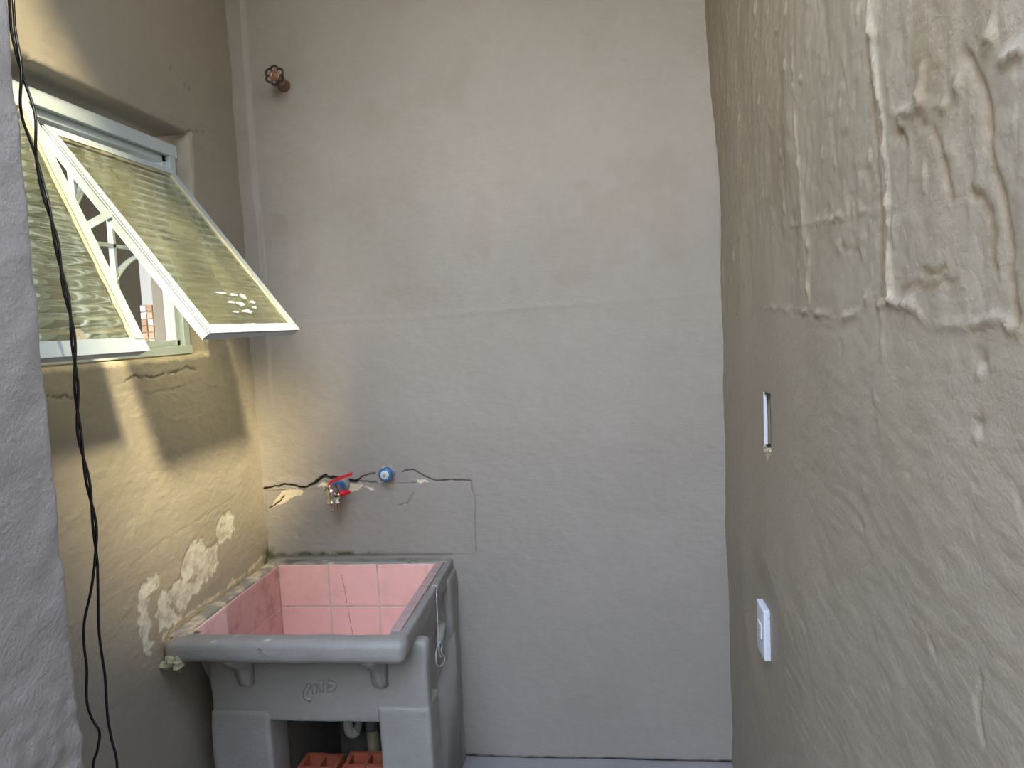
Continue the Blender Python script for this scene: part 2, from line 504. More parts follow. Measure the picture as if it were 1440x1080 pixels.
def back_h(U, V):
    h = 0.004 * fbm(U * 1.6, V * 1.6, seed=11, oct=3) + 0.0012 * fbm(U * 11, V * 13, seed=12, oct=3) + 0.00025 * fbm(U * 60, V * 90, seed=14, oct=2)
    h += 0.010 * (1 - sstep(-1.025, -1.008, U + 0.004 * fbm(U * 0, V * 6, seed=4, oct=2))) * sstep(1.05, 1.5, V)
    h += 0.0016 * inpoly(U, V, patch_poly)
    h += 0.0012 * sstep(0.010, 0.0, np.abs(V - (1.405 + 0.02 * U + 0.004 * fbm(U * 5, V * 0, seed=8))))
    wob = 0.003
    w = 0.0048 * (0.6 + 0.7 * sstep(-1.05, -0.85, U))
    h -= 0.010 * sstep(1.0, 0.2, polydist(U, V, crack_main, wob, 2) / w)
    h += 0.0025 * sstep(0.03, 0.0, np.abs(polydist(U, V, crack_main, wob, 2))) * (V > 0.87)
    for c, d in ((crack_thin, .006), (crack_mid, .005), (crack_right, .006), (crack_small, .006), (crack_faint, .003), (crack_edge, .0025), (crack_faint2, .002)):
        h -= d * sstep(0.0034, 0.0008, polydist(U, V, c, 0.002, 3))
    for (px, py, d) in ((420, 754, .002), (462, 735, -.0015), (705, 305, .002), (785, 300, .003)):
        (a, b), = B([(px, py)])
        h -= d * np.exp(-((U - a) ** 2 + (V - b) ** 2) / 0.008 ** 2)
    return h
def back_m(U, V):
    n = fbm(U * 45, V * 45, seed=21, oct=4)
    n2 = fbm(U * 9, V * 9, seed=25, oct=4)
    dj = 0.004 * fbm(U * 50, V * 50, seed=23)
    ch = np.zeros(U.shape)
    for p in (chalk_a, chalk_b, chalk_c, chalk_d, chalk_e):
        ch = np.maximum(ch, inpoly(U + dj, V + dj, p) * 1.0)
    w = 0.0042 * (0.6 + 0.7 * sstep(-1.05, -0.85, U))
    d = sstep(1.0, 0.5, polydist(U, V, crack_main, 0.003, 2) / w)
    for c, s in ((crack_thin, .8), (crack_mid, .7), (crack_right, .75), (crack_small, .9), (crack_faint, .3), (crack_edge, .28), (crack_faint2, .25)):
        d = np.maximum(d, s * sstep(0.0030, 0.0012, polydist(U, V, c, 0.002, 3)))
    (mx, mz), = B([(470, 781)])
    moss = sstep(0.012, 0.0, np.abs(V - 0.662)) * sstep(-0.66, -0.76, U) * (0.55 + 0.6 * n)
    moss = np.maximum(moss, sstep(0.05, 0.0, V - 0.65) * sstep(-1.035, -1.055, U) * (0.7 + 0.5 * n))
    dirt2 = sstep(0.010, 0.0, np.abs(V - 0.656)) * (U < -0.47) * 0.35
    bl = sstep(0.009, 0.003, V - 0.0) * sstep(0.15, 0.6, n + n2)     # black damp spots where wall meets floor
    br = 0.30 * sstep(0.1, 0.9, n2) * sstep(1.35, 1.45, V) * 0.4
    return {'chalk': ch * (1 - d), 'dirt': np.maximum.reduce([d, dirt2, bl]), 'moss': moss, 'brown': br}
bu = axis_coords([(XL - 0.02, -0.36, 0.0022), (-0.36, 0.46, 0.006)])
bv = axis_coords([(0, 0.6, 0.008), (0.6, 0.97, 0.0022), (0.97, 2.35, 0.007), (2.35, ZROOF, 0.04)])
wall_grid('wall_back', M_back, (0, YB, 0), (1, 0, 0), (0, 0, 1), (0, -1, 0), bu, bv, back_h, back_m, depth=0.16)

# --- left wall, pierced by the window
WY0, WY1, WZ0, WZ1 = 0.95, 1.925, 1.315, 1.905
lcr = [(L([(178, 537), (190, 527), (200, 531), (212, 530), (225, 529), (235, 524), (255, 522), (266, 515), (278, 521)]), .8),
       (L([(66, 556), (78, 560), (92, 556), (104, 559)]), .7), (L([(205, 555), (222, 552), (262, 545)]), .3),
       (L([(265, 185), (300, 183), (308, 185)]), .5), (L([(330, 700), (300, 720), (230, 760), (200, 782), (180, 795)]), .2),
       (L([(258, 118), (268, 127)]), .6), (L([(240, 98), (243, 90)]), .6), (L([(30, 78), (45, 83)]), .7)]
peels = [L(p) for p in (
    [(279, 755), (288, 767), (308, 767), (305, 800), (288, 820), (269, 839), (260, 858), (240, 877), (223, 887), (221, 868), (226, 834), (250, 810), (262, 776)],
    [(310, 723), (332, 721), (327, 752), (312, 767), (307, 748)],
    [(219, 808), (221, 829), (211, 844), (207, 863), (214, 896), (216, 920), (199, 923), (195, 868), (195, 834), (207, 820)])]
rim_line = L([(380, 782), (345, 812), (300, 846), (262, 872), (232, 897)])
def left_h(U, V):
    h = 0.005 * fbm(U * 2.0, V * 2.0, seed=31, oct=3) + 0.0012 * fbm(U * 12, V * 20, seed=32, oct=4)
    h += 0.0005 * fbm(U * 50, V * 110, seed=33, oct=2) * (V < 1.35)
    h += 0.006 * sstep(2.06, 2.14, U) * fbm(U * 2, V * 3, seed=35, oct=2)
    for c, s in lcr:
        h -= 0.006 * s * sstep(0.0030, 0.0006, polydist(U, V, c, 0.004, 6))
    dj = 0.013 * fbm(U * 34, V * 34, seed=36, oct=5, gain=.6); dk = 0.013 * fbm(U * 34, V * 34, seed=37, oct=5, gain=.6)
    for p in peels:
        h -= 0.0022 * inpoly(U + dj, V + dk, p)
    e = 0.004 * fbm(U * 30, V * 30, seed=39)
    h -= 0.005 * (sstep(0.008, 0.0, np.abs(V - WZ1) + e) * (U > WY0) * (U < WY1 + .01) + sstep(0.014, 0.0, np.abs(V - WZ0) + e) * (U > WY0) * (U < WY1 + .01))
    h -= 0.006 * sstep(0.010, 0.0, np.abs(U - WY1) + e) * (V > WZ0 - .01) * (V < WZ1 + .01)
    return h
def left_m(U, V):
    dj = 0.013 * fbm(U * 34, V * 34, seed=36, oct=5, gain=.6); dk = 0.013 * fbm(U * 34, V * 34, seed=37, oct=5, gain=.6)
    n = fbm(U * 30, V * 30, seed=41, oct=4)
    n2 = fbm(U * 70, V * 70, seed=43, oct=3)
    pe = np.zeros(U.shape)
    for p in peels: pe = np.maximum(pe, inpoly(U + dj, V + dk, p) * (n > -0.75) * (0.75 + 0.5 * n2))
    d = np.zeros(U.shape)
    for c, s in lcr: d = np.maximum(d, s * 0.8 * sstep(0.0028, 0.0008, polydist(U, V, c, 0.004, 6)))
    rl = polydist(U, V, rim_line, 0.006, 7)
    d = np.maximum(d, sstep(0.006, 0.001, np.abs(rl - 0.004)) * 0.5)
    ch = sstep(0.020, 0.008, rl + 0.008 * n2) * (V < 0.69) * 0.9
    mo = sstep(2.12, 2.19, U) * sstep(0.12, 0.0, V - 0.64) * (V > 0.63) * (0.5 + 0.8 * n)
    led = sstep(0.014, 0.004, np.abs(V - WZ0) + 0.004 * n2) * (U > WY0) * (U < WY1 + .02) * 0.45
    sof = sstep(0.010, 0.002, np.abs(V - WZ1) + 0.004 * n2) * (U > WY0) * (U < WY1) * sstep(0.3, 0.7, n2) * 0.0
    return {'peel': pe, 'dirt': np.maximum(d, sof), 'chalk': np.maximum(ch, led), 'moss': mo}
lu = axis_coords([(-1.2, 0.9, 0.03), (0.9, WY0, 0.01), (WY0, WY1, 0.0035), (WY1, YB + 0.01, 0.0035)])
lv = axis_coords([(0, 0.55, 0.008), (0.55, WZ0, 0.0034), (WZ0, WZ1, 0.0035), (WZ1, 2.35, 0.006), (2.35, ZROOF, 0.04)])
wall_grid('wall_left', M_left, (XL, 0, 0), (0, 1, 0), (0, 0, 1), (1, 0, 0), lu, lv, left_h, left_m, holes=[(WY0, WY1, WZ0, WZ1)], depth=0.15)

# --- right wall: rough old plaster painted over
HY0, HY1, HZ0, HZ1 = 1.617, 1.677, 1.062, 1.182
rid = [  # (polyline, half width, height)
    (R([(1222, 0), (1226, 60), (1231, 110), (1238, 170), (1241, 250), (1246, 330), (1248, 420)]), .0045, .0060),
    (R([(1117, 0), (1120, 100), (1123, 200), (1129, 300), (1131, 380), (1136, 430)]), .0035, .0030),
    (R([(1040, 438), (1065, 436), (1090, 433), (1120, 436), (1150, 441), (1178, 450), (1200, 440), (1222, 428), (1250, 425), (1272, 428), (1300, 452), (1320, 460), (1345, 461), (1372, 452), (1392, 448), (1410, 456), (1432, 468)]), .0045, .0042),
    (R([(1108, 318), (1130, 314), (1150, 312), (1165, 308), (1182, 303), (1200, 298), (1234, 297)]), .0030, .0030),
    (R([(1252, 160), (1275, 160), (1292, 148), (1312, 150), (1330, 138), (1345, 128)]), .005, .0035),
    (R([(1398, 85), (1420, 78), (1438, 72)]), .006, .0040),
    (R([(1330, 168), (1326, 190), (1321, 215)]), .0022, .0022),
    (R([(1082, 629), (1093, 634), (1096, 660), (1095, 700), (1096, 725)]), .0025, .0022),
    (R([(1096, 770), (1097, 800), (1102, 822)]), .003, .0020),
    (R([(1027, 690), (1040, 730), (1050, 770)]), .0035, .0022),
    (R([(1098, 190), (1108, 260), (1110, 330)]), .003, .0018),
    (R([(1212, 350), (1224, 400), (1228, 420)]), .003, .0028),
    (R([(1252, 290), (1255, 318)]), .0025, .0025),
]
gou = [
    (R([(1346, 70), (1362, 95), (1372, 120), (1380, 160), (1384, 200), (1392, 240), (1402, 270), (1412, 330), (1420, 400), (1430, 462)]), .005, .0040),
    (R([(1292, 174), (1308, 182), (1318, 205), (1324, 240), (1330, 275)]), .004, .0035),
    (R([(1356, 272), (1372, 275), (1384, 300), (1388, 330), (1386, 360), (1393, 385)]), .0045, .0040),
    (R([(1256, 193), (1262, 182), (1268, 200)]), .004, .0035),
    (R([(1295, 378), (1310, 384), (1322, 376)]), .003, .0030),
    (R([(1180, 348), (1195, 352), (1205, 365)]), .003, .0025),
    (R([(1220, 0), (1218, 80), (1226, 160), (1232, 300), (1236, 420)]), .004, .0030),
    (R([(1262, 408), (1300, 402), (1340, 392)]), .003, .0018),
    (R([(1195, 242), (1212, 236)]), .003, .0022),
    (R([(1373, 956), (1366, 985), (1368, 1010), (1372, 1040)]), .0040, .0045),
    (R([(1300, 896), (1306, 916)]), .0035, .0040),
    (R([(1201, 728), (1207, 742)]), .0040, .0040),
    (R([(1278, 858), (1290, 875)]), .0025, .0020),
    (R([(1366, 740), (1370, 770)]), .003, .0020),
    (R([(1425, 690), (1432, 720), (1440, 735)]), .005, .0030),
]
lumps = [(1290, 138, .012, .006), (1322, 148, .008, .005), (1340, 122, .011, .005), (1334, 108, .008, .004), (1384, 58, .010, .005), (1376, 510, .012, -.006), (1374, 525, .008, .005),
         (1372, 598, .012, -.005), (1371, 612, .008, .005), (1228, 558, .011, .0035), (1237, 600, .010, .003), (1258, 193, .008, -.004), (1095, 42, .010, .004), (1190, 176, .006, .003), (1263, 175, .006, .004),
         (1213, 420, .010, .005), (1278, 425, .009, .005), (1212, 735, .006, .002), (1408, 88, .008, .003), (1425, 72, .009, .004), (1428, 84, .007, -.003), (1100, 195, .007, .003), (1215, 690, .02, .002)]
def right_h(U, V):
    up = sstep(1.22, 1.50, V + 0.05 * fbm(U * 5, V * 2, seed=51, oct=2))
    h = 0.014 * fbm(U * 1.1, V * 1.3, seed=52, oct=2)
    h += up * (0.0042 * fbm(U * 8, V * 3.0, seed=53, oct=3) + 0.0010 * fbm(U * 34, V * 12, seed=54, oct=3) + 0.0009 * fbm(U * 60, V * 55, seed=59, oct=3))
    sp = fbm(U * 42, V * 20, seed=60, oct=3)
    h += up * 0.0035 * sstep(0.75, 1.25, sp)
    h += (1 - up) * (0.0014 * fbm(U * 9, V * 11, seed=55, oct=3) + 0.0006 * fbm(U * 26, V * 80, seed=56, oct=3))
    h -= (1 - up) * 0.0016 * sstep(0.8, 1.3, fbm(U * 24, V * 20, seed=61, oct=3))
    for k, (p, w, a) in enumerate(rid):
        d = polydist(U, V, p, 0.004, 9)
        h += a * np.clip((0.95 if k == 0 else 0.62) + (0.4 if k == 0 else 0.9) * vnoise(U * 28, V * 28, seed=5) + 0.3 * vnoise(U * 110, V * 110, seed=15), 0.05, 1.5) * np.exp(-(d / w) ** 2)
    for p, w, a in gou:
        d = polydist(U, V, p, 0.004, 10)
        h -= a * (0.8 + 0.5 * vnoise(U * 50, V * 50, seed=6)) * np.exp(-(d / w) ** 2)
    for px, py, r, a in lumps:
        (u, v), = R([(px, py)])
        dd = np.hypot(U - u, V - v) * (1 + 0.25 * vnoise(U * 90, V * 90, seed=7))
        h += a * (0.9 + 0.7 * vnoise(U * 150, V * 150, seed=16)) * np.exp(-(dd / (0.8 * r)) ** 2)
    # the far end leans in towards the top, and the wall waves along its foot
    h += sstep(1.7, 2.2, U) * (0.028 * sstep(1.6, 2.4, V) + 0.004 * fbm(U * 0 + 2, V * 4, seed=57, oct=3) - 0.002)
    # broken mortar round the empty switch box
    dd = np.hypot((U - 1.66) / 1.0, (V - (HZ0 - 0.012)) / 0.9)
    h += 0.0035 * fbm(U * 80, V * 80, seed=58, oct=3) * sstep(0.035, 0.01, dd)
    nearplate = sstep(0.24, 0.05, np.hypot(U - 1.70, V - 0.635))
    near_box = sstep(0.34, 0.05, np.hypot(U - 1.647, (V - 1.12) * .8))
    return h * (1 - 0.85 * np.maximum(nearplate, near_box)) + 0 * h
def right_m(U, V):
    n = fbm(U * 6, V * 1.8, seed=62, oct=4)
    n2 = fbm(U * 80, V * 80, seed=63, oct=3)
    up = sstep(1.3, 1.6, V)
    br = up * (0.60 * sstep(-0.1, 0.9, n) + 0.35 * sstep(1.85, 2.2, U))
    for p, w, a in gou[:8]:
        br = np.maximum(br, 0.65 * np.exp(-(polydist(U, V, p, 0.004, 10) / (w * 1.6)) ** 2))
    ch = np.zeros(U.shape)
    for k in (0, 1):
        ch = np.maximum(ch, (0.55, 0.35)[k] * np.exp(-(polydist(U, V, rid[k][0], 0.004, 9) / .003) ** 2) * sstep(-0.3, 0.5, n2))
    dd = np.hypot(U - 1.655, (V - (HZ0 - 0.010)) * 1.2)
    ch = np.maximum(ch, sstep(0.022, 0.012, dd + 0.008 * n2) * 0.8)
    return {'brown': br, 'chalk': ch, 'moss': sstep(0.01, 0.0, V) * sstep(2.12, 2.19, U)}
ru = axis_coords([(-1.6, -0.1, 0.05), (-0.1, 0.55, 0.04), (0.55, 0.97, 0.0042), (0.97, HY0, 0.0042), (HY0, HY1, 0.004), (HY1, YB + 0.01, 0.0045)])
rv = axis_coords([(0, 0.5, 0.008), (0.5, HZ0, 0.0045), (HZ0, HZ1, 0.005), (HZ1, 2.3, 0.0042), (2.3, 2.47, 0.03), (2.47, ZROOF, 0.04), (ZROOF, 3.4, 0.1)])
wall_grid('wall_right', M_right, (XR, 0, 0), (0, 1, 0), (0, 0, 1), (-1, 0, 0), ru, rv, right_h, right_m, holes=[(HY0, HY1, HZ0, HZ1), (-0.1, 0.97, 2.47, 9), (0.97, 9, ZROOF, 9)], depth=0.14, flip=True)  # upper holes step the unseen wall top to shape the sunlight

# --- floor, roof, the near wall end
def flat_grid(name, mat, x0, x1, y0, y1, z, thick, amp, seed, step=0.03):
    us = axis_coords([(x0, x1, step)]); vs = axis_coords([(y0, y1, step)])
    return wall_grid(name, mat, (0, 0, z), (1, 0, 0), (0, 1, 0), (0, 0, 1), us, vs, lambda U, V: amp * (fbm(U * 4, V * 4, seed=seed) - 1.2), None, depth=thick)
flat_grid('floor', M_floor, XL - 0.05, XR + 0.03, -1.6, YB + 0.02, 0.0, 0.1, 0.0012, 71)
flat_grid('ground', M_floor, -6, 6, -9, -1.6, -0.001, 0.1, 0.002, 72, 0.2)
bm = bmesh.new(); box(bm, -1.26, 0.40, 0.78, 2.36, ZROOF, ZROOF + 0.10, 0.004)  # unseen roof slab, its edges placed to bound the pool of sun
tag(obj('ceiling', bm, M_roof), kind='structure')

bm = bmesh.new(); box(bm, XL - 0.2, XR + 0.15, -1.78, -1.6, 0.0, 1.9, 0.01)  # unseen wall added behind the camera to block low sky light
tag(obj('wall_sky_block', bm, M_back), kind='structure')

def post_attr(V):
    n = fbm(V[:, 0] * 30, V[:, 1] * 30, V[:, 2] * 12, seed=82, oct=3)
    z = {k: np.zeros(len(V)) for k in ('peel', 'chalk', 'moss', 'dirt', 'brown')}
    return z
POST_CR = [tuple(hit(x, y, 1, 0.66)[[0, 2]]) for x, y in ((60, 893), (72, 880), (84, 868), (93, 850))]
post = rough_boxes('wall_end', [(XL - 0.01, -0.727, 0.66, 0.90, 0.0, ZROOF - 0.0, 0.008)], M_post, step=0.0085, amp=0.0022, freq=22, seed=81, attrs_fn=post_attr)
tag(post, kind='structure')
pv = np.zeros(len(post.data.vertices) * 3); post.data.vertices.foreach_get('co', pv); pv = pv.reshape(-1, 3)
lowz = sstep(0.93, 0.86, pv[:, 2]) * sstep(-0.775, -0.735, pv[:, 0])
pv[:, 0] += lowz * 0.0035 * fbm(pv[:, 0] * 60, pv[:, 1] * 60, pv[:, 2] * 60, seed=84, oct=2)
pv[:, 1] -= lowz * 0.0050 * fbm(pv[:, 0] * 55, pv[:, 1] * 55, pv[:, 2] * 55, seed=85, oct=2)
pv[:, 1] -= 0.003 * sstep(0.93, 0.88, pv[:, 2] - 0.35 * (pv[:, 0] + 0.73)) * (pv[:, 1] < 0.68)
post.data.vertices.foreach_set('co', pv.ravel()); post.data.update()

# ------------------------------------------------------------------ window 1
win = empty('window_1', (-1.12, 1.43, WZ0))
tag(win, kind='structure')
XF = -1.115     # outer face of the steel frame
bm = bmesh.new()
for (y0, y1, z0, z1, x1) in ((WY0, WY1 - 0.012, 1.840, 1.872, XF + 0.014), (WY0, WY1 - 0.012, 1.822, 1.840, XF), (WY0, WY1 - 0.02, 1.318, 1.340, XF + 0.018), (WY0, WY1 - 0.02, 1.340, 1.356, XF),
                             (1.878, 1.905, 1.335, 1.846, XF + 0.012), (1.860, 1.878, 1.335, 1.846, XF), (WY0, 0.975, 1.335, 1.846, XF + 0.008)):
    box(bm, XF - 0.03, x1, y0, y1, z0, z1, 0.002)
obj('window_frame', bm, M_white, win)
bm = bmesh.new(); box(bm, XF - 0.03, XF + 0.004, 1.372, 1.402, 1.34, 1.846, 0.002)
obj('mullion', bm, M_white, win)
bm = bmesh.new(); box(bm, XF - 0.03, XF + 0.003, 1.907, 1.926, 1.316, 1.38, 0.004)
box(bm, XF - 0.02, XF + 0.001, 1.905, 1.926, 1.38, 1.885, 0.003)
obj('mortar_joint', bm, M_rough_cement, win)
# wrought grille inside the frame
gx = XF - 0.045
def flatbar(bm, pts, w=0.012, t=0.004, closed=False):
    """flat bar bent in the window plane; pts = [(y, z)...]"""
    n = len(pts); rings = []
    for i, (y, z) in enumerate(pts):
        a = pts[(i - 1) % n if closed else max(i - 1, 0)]; b = pts[(i + 1) % n if closed else min(i + 1, n - 1)]
        d = Vector((0, b[0] - a[0], b[1] - a[1])).normalized()
        s = Vector((0, -d.z, d.y)) * t / 2
        c = Vector((gx, y, z)); x = Vector((w / 2, 0, 0))
        rings.append([bm.verts.new(c + s + x), bm.verts.new(c + s - x), bm.verts.new(c - s - x), bm.verts.new(c - s + x)])
    m = n if closed else n - 1
    for i in range(m):
        a, b = rings[i], rings[(i + 1) % n]
        for k in range(4): bm.faces.new((a[k], a[(k + 1) % 4], b[(k + 1) % 4], b[k]))
    if not closed:
        bm.faces.new(rings[0][::-1]); bm.faces.new(rings[-1])
def arc(cy, cz, r, a0, a1, n=18):
    return [(cy + r * math.cos(math.radians(a0 + (a1 - a0) * i / n)), cz + r * math.sin(math.radians(a0 + (a1 - a0) * i / n))) for i in range(n + 1)]
for k, (c0, c1) in enumerate(((0.975, 1.373), (1.402, 1.862))):
    cy = (c0 + c1) / 2; cz = 1.59; rr = (c1 - c0) / 2
    for q, (a0, a1, oy, oz) in enumerate(((0, 90, c0, 1.356), (90, 180, c1, 1.356), (180, 270, c1, 1.826), (270, 360, c0, 1.826))):
        bm = bmesh.new(); flatbar(bm, arc(oy, oz, rr, a0, a1), 0.018, 0.005); obj('grille_arc', bm, M_white, win, True)
    for y0 in (cy - 0.06, cy + 0.06):
        bm = bmesh.new(); flatbar(bm, [(y0, 1.35), (y0, 1.83)], 0.014, 0.009); obj('grille_bar', bm, M_white, win)
    bm = bmesh.new(); flatbar(bm, [(c0, cz), (c1, cz)], 0.014, 0.009); obj('grille_bar', bm, M_white, win)

def sash(y0, y1, top, bot, lab, sx=0.0):
    """awning sash hanging from its top edge; top/bot = (x, z)"""
    t = Vector((top[0], 0, top[1])); b = Vector((bot[0], 0, bot[1]))
    s = (b - t); Ls = s.length; s.normalize()
    n = Vector((-s.z, 0, s.x))           # outward-up normal
    if n.x < 0: n = -n
    M = Matrix(((0, s.x, n.x, t.x), (1, 0, 0, 0), (0, s.z, n.z, t.z), (0, 0, 0, 1)))   # local (y, along slope, normal)
    root = empty('sash', (0, 0, 0)); root.parent = win
    root.location = -win.location
    fw, lip = (0.026 if lab == 'near' else 0.019), 0.018
    bm = bmesh.new()
    for (a0, a1, b0, b1) in ((y0, y1, 0, fw), (y0, y1, Ls - fw, Ls), (y0, y0 + fw, fw - .002, Ls - fw + .002), (y1 - fw, y1, fw - .002, Ls - fw + .002)):
        box(bm, a0, a1, b0, b1, 0.0, 0.005, 0.0015, M=M)
    for (a0, a1, b0, b1) in ((y0, y1, 0, .005), (y0, y1, Ls - .005, Ls), (y0, y0 + .005, .004, Ls - .004), (y1 - .005, y1, .004, Ls - .004)):
        box(bm, a0, a1, b0, b1, -lip, 0.001, 0.0012, M=M)
    bmesh.ops.recalc_face_normals(bm, faces=bm.faces)
    fr = obj('sash_frame', bm, M_white, win)
    # ribbed pane
    gy0, gy1, gs0, gs1 = y0 + fw - .006, y1 - fw + .006, fw - .006, Ls - fw + .006
    pitch = 0.0245
    nv = 420
    ys = np.linspace(gy0, gy1, 40)
    ss = np.linspace(gs0, gs1, nv)
    Yg, Sg = np.meshgrid(ys, ss, indexing='ij')
    rib = 0.0040 * (np.abs(np.sin(np.pi * (Sg + 0.0015 * vnoise(Yg * 9, Sg * 30, seed=90)) / pitch)) ** 0.8 - 0.5) * (1 + 0.25 * vnoise(Yg * 12, Sg * 12, seed=92)) + 0.0004 * vnoise(Yg * 30, Sg * 70, seed=91)
    Mn = np.array(M)
    def tr(N_):
        Pp = np.stack([Yg, Sg, N_, np.ones_like(Yg)], -1).reshape(-1, 4)
        return (Pp @ Mn.T)[:, :3]
    top_v = tr(-0.004 + rib); bot_v = tr(-0.0095 + 0 * rib)
    idx = np.arange(40 * nv).reshape(40, nv)
    q = np.stack([idx[:-1, :-1], idx[1:, :-1], idx[1:, 1:], idx[:-1, 1:]], -1).reshape(-1, 4)
    q2 = q[:, ::-1] + 40 * nv
    rim = np.concatenate([idx[:, 0], idx[-1, 1:], idx[::-1, -1][1:], idx[0, ::-1][1:]])
    sk = np.stack([rim[:-1], rim[:-1] + 40 * nv, rim[1:] + 40 * nv, rim[1:]], -1)
    pane = mesh_np('pane', np.concatenate([top_v, bot_v]), np.concatenate([q, q2, sk]), M_glass)
    bmx = bmesh.new(); bmx.from_mesh(pane.data); bmesh.ops.recalc_face_normals(bmx, faces=bmx.faces); bmx.to_mesh(pane.data); bmx.free()
    pane.data.polygons.foreach_set('use_smooth', [True] * len(pane.data.polygons))
    pane.data.transform(Matrix.Translation(-win.location)); pane.parent = fr
    # putty bead
    bm = bmesh.new()
    rn = random.Random(int(y0 * 100))
    def bead(p, q_):
        k = 26
        pts = [M @ Vector((p[0] + (q_[0] - p[0]) * i / k + rn.uniform(-.0018, .0018), p[1] + (q_[1] - p[1]) * i / k + rn.uniform(-.0018, .0018), -0.001)) for i in range(k + 1)]
        tube(bm, pts, [rn.uniform(.003, .0055) for _ in pts], 6)
    bead((y0 + fw, fw), (y0 + fw, Ls - fw)); bead((y1 - fw, fw), (y1 - fw, Ls - fw)); bead((y0 + fw, Ls - fw), (y1 - fw, Ls - fw)); bead((y0 + fw, fw), (y1 - fw, fw))
    obj('putty', bm, M_putty, fr).matrix_parent_inverse = Matrix.Identity(4)
    bpy.data.objects.remove(root)
    # friction arms at both sides
    for ya in (y0 - 0.006, y1 + 0.003):
        bm = bmesh.new()
        a = t + s * (Ls * 0.42); c = Vector((XF, 0, (top[1] + 1.34) / 2 - 0.02))
        d = (c - a).normalized(); w_ = Vector((-d.z, 0, d.x)) * 0.008
        p = [a + w_, a - w_, c - w_, c + w_]
        vs = [bm.verts.new(Vector((v.x, ya, v.z))) for v in p] + [bm.verts.new(Vector((v.x, ya + 0.003, v.z))) for v in p]
        for f in ((0, 1, 2, 3), (7, 6, 5, 4), (0, 4, 5, 1), (1, 5, 6, 2), (2, 6, 7, 3), (3, 7, 4, 0)): bm.faces.new([vs[i] for i in f])
        obj('stay_arm', bm, M_white, win)
    return fr, M, Ls
far, Mf, Lf = sash(1.408, 1.856, (-1.092, 1.797), (-0.775, 1.366), 'far')
near, Mn_, Ln = sash(0.965, 1.365, (-1.092, 1.838), (-0.882, 1.338), 'near')
# white residue of tape on the far pane, mortar crumb in the corner of the near one
bm = bmesh.new(); rn = random.Random(4)
def smear(bm, M, cy, cs, w, h, n=14):
    ring = [bm.verts.new(M @ Vector((cy + w * math.cos(2 * math.pi * k / n) * rn.uniform(.7, 1.1), cs + h * math.sin(2 * math.pi * k / n) * rn.uniform(.6, 1.1), -0.0008))) for k in range(n)]
    low = [bm.verts.new(v.co - (M.to_3x3() @ Vector((0, 0, 0.004)))) for v in ring]
    bm.faces.new(ring)
    for k in range(n): bm.faces.new((ring[k], low[k], low[(k + 1) % n], ring[(k + 1) % n]))
for cy, cs, w, h in ((1.60, Lf - .115, .030, .0035), (1.655, Lf - .112, .022, .004), (1.615, Lf - .088, .020, .0035), (1.655, Lf - .085, .020, .008), (1.70, Lf - .108, .012, .010), (1.725, Lf - .092, .014, .005), (1.66, Lf - .062, .026, .006), (1.71, Lf - .075, .012, .004), (1.60, Lf - .060, .014, .003)):
    smear(bm, Mf, cy, cs, w, h)
tag(obj('tape_residue', bm, M_white, far), 'white scraps of tape stuck on the pane')
bm = bmesh.new(); smear(bm, Mn_, 1.195, Ln - .040, .020, .018, 7)
tag(obj('tape_residue', bm, M_rough_cement, near), 'yellowed scrap stuck in the pane corner')

# --- inner room seen through the gap
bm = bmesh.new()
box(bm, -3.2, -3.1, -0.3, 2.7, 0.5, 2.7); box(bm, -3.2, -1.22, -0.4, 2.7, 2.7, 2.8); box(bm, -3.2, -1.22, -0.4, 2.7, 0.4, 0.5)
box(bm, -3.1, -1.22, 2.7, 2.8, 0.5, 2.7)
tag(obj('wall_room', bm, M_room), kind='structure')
bm = bmesh.new(); box(bm, -1.36, -1.219, 2.10, 2.16, 0.5, 2.7); 
wi = tag(obj('wall_inner', bm, M_inner), kind='structure')
rn = random.Random(11)
bm = bmesh.new(); box(bm, -1.361, -1.217, 2.092, 2.101, 0.9, 1.465); obj('mosaic_bed', bm, M_grout, wi)
ms = {}
for i in range(7):
    for j in range(14):
        m = rn.choice(M_mosaic)
        if m.name not in ms:
            bm = bmesh.new(); box(bm, -0.009, 0.009, -0.003, 0.003, -0.009, 0.009, 0.0012, 1)
            me = bpy.data.meshes.new('mosaic_tile'); bm.to_mesh(me); bm.free(); me.materials.append(m); ms[m.name] = me
        o = bpy.data.objects.new('mosaic_tile', ms[m.name]); COL.objects.link(o); o.parent = wi
        o.location = (-1.351 + i * 0.0205, 2.090, 1.453 - j * 0.0205); o.rotation_euler = (rn.uniform(-.03, .03), 0, rn.uniform(-.03, .03))

# ------------------------------------------------------------------ laundry sink
sink = empty('laundry_sink', (-0.77, 1.9, 0.0))
tag(sink, 'grey painted concrete laundry sink lined with pink tiles, in the corner under the taps', 'sink')
X0, X1, Y0, Y1, ZR = -1.062, -0.470, 1.600, 2.198, 0.645
def sink_attr(V):
    n = fbm(V[:, 0] * 40, V[:, 1] * 40, V[:, 2] * 40, seed=101, oct=3)
    n2 = fbm(V[:, 0] * 12, V[:, 1] * 12, V[:, 2] * 12, seed=103, oct=3)
    z = {k: np.zeros(len(V)) for k in ('peel', 'chalk', 'moss', 'dirt', 'brown')}
    z['peel'] = ((n + n2 > 1.15) & (V[:, 2] > ZR - 0.012)) * 0.8
    return z
def rim_attr(V):
    z = sink_attr(V)
    n = fbm(V[:, 0] * 40, V[:, 1] * 40, V[:, 2] * 40, seed=105, oct=3)
    lft = sstep(-1.00, -1.02, V[:, 0])
    z['chalk'] = lft * sstep(-0.2, 0.5, n) * 0.8
    z['brown'] = lft * 0.0
    z['dirt'] = sstep(0.3, 0.7, n) * (V[:, 1] > 2.15) * 0.5
    return z
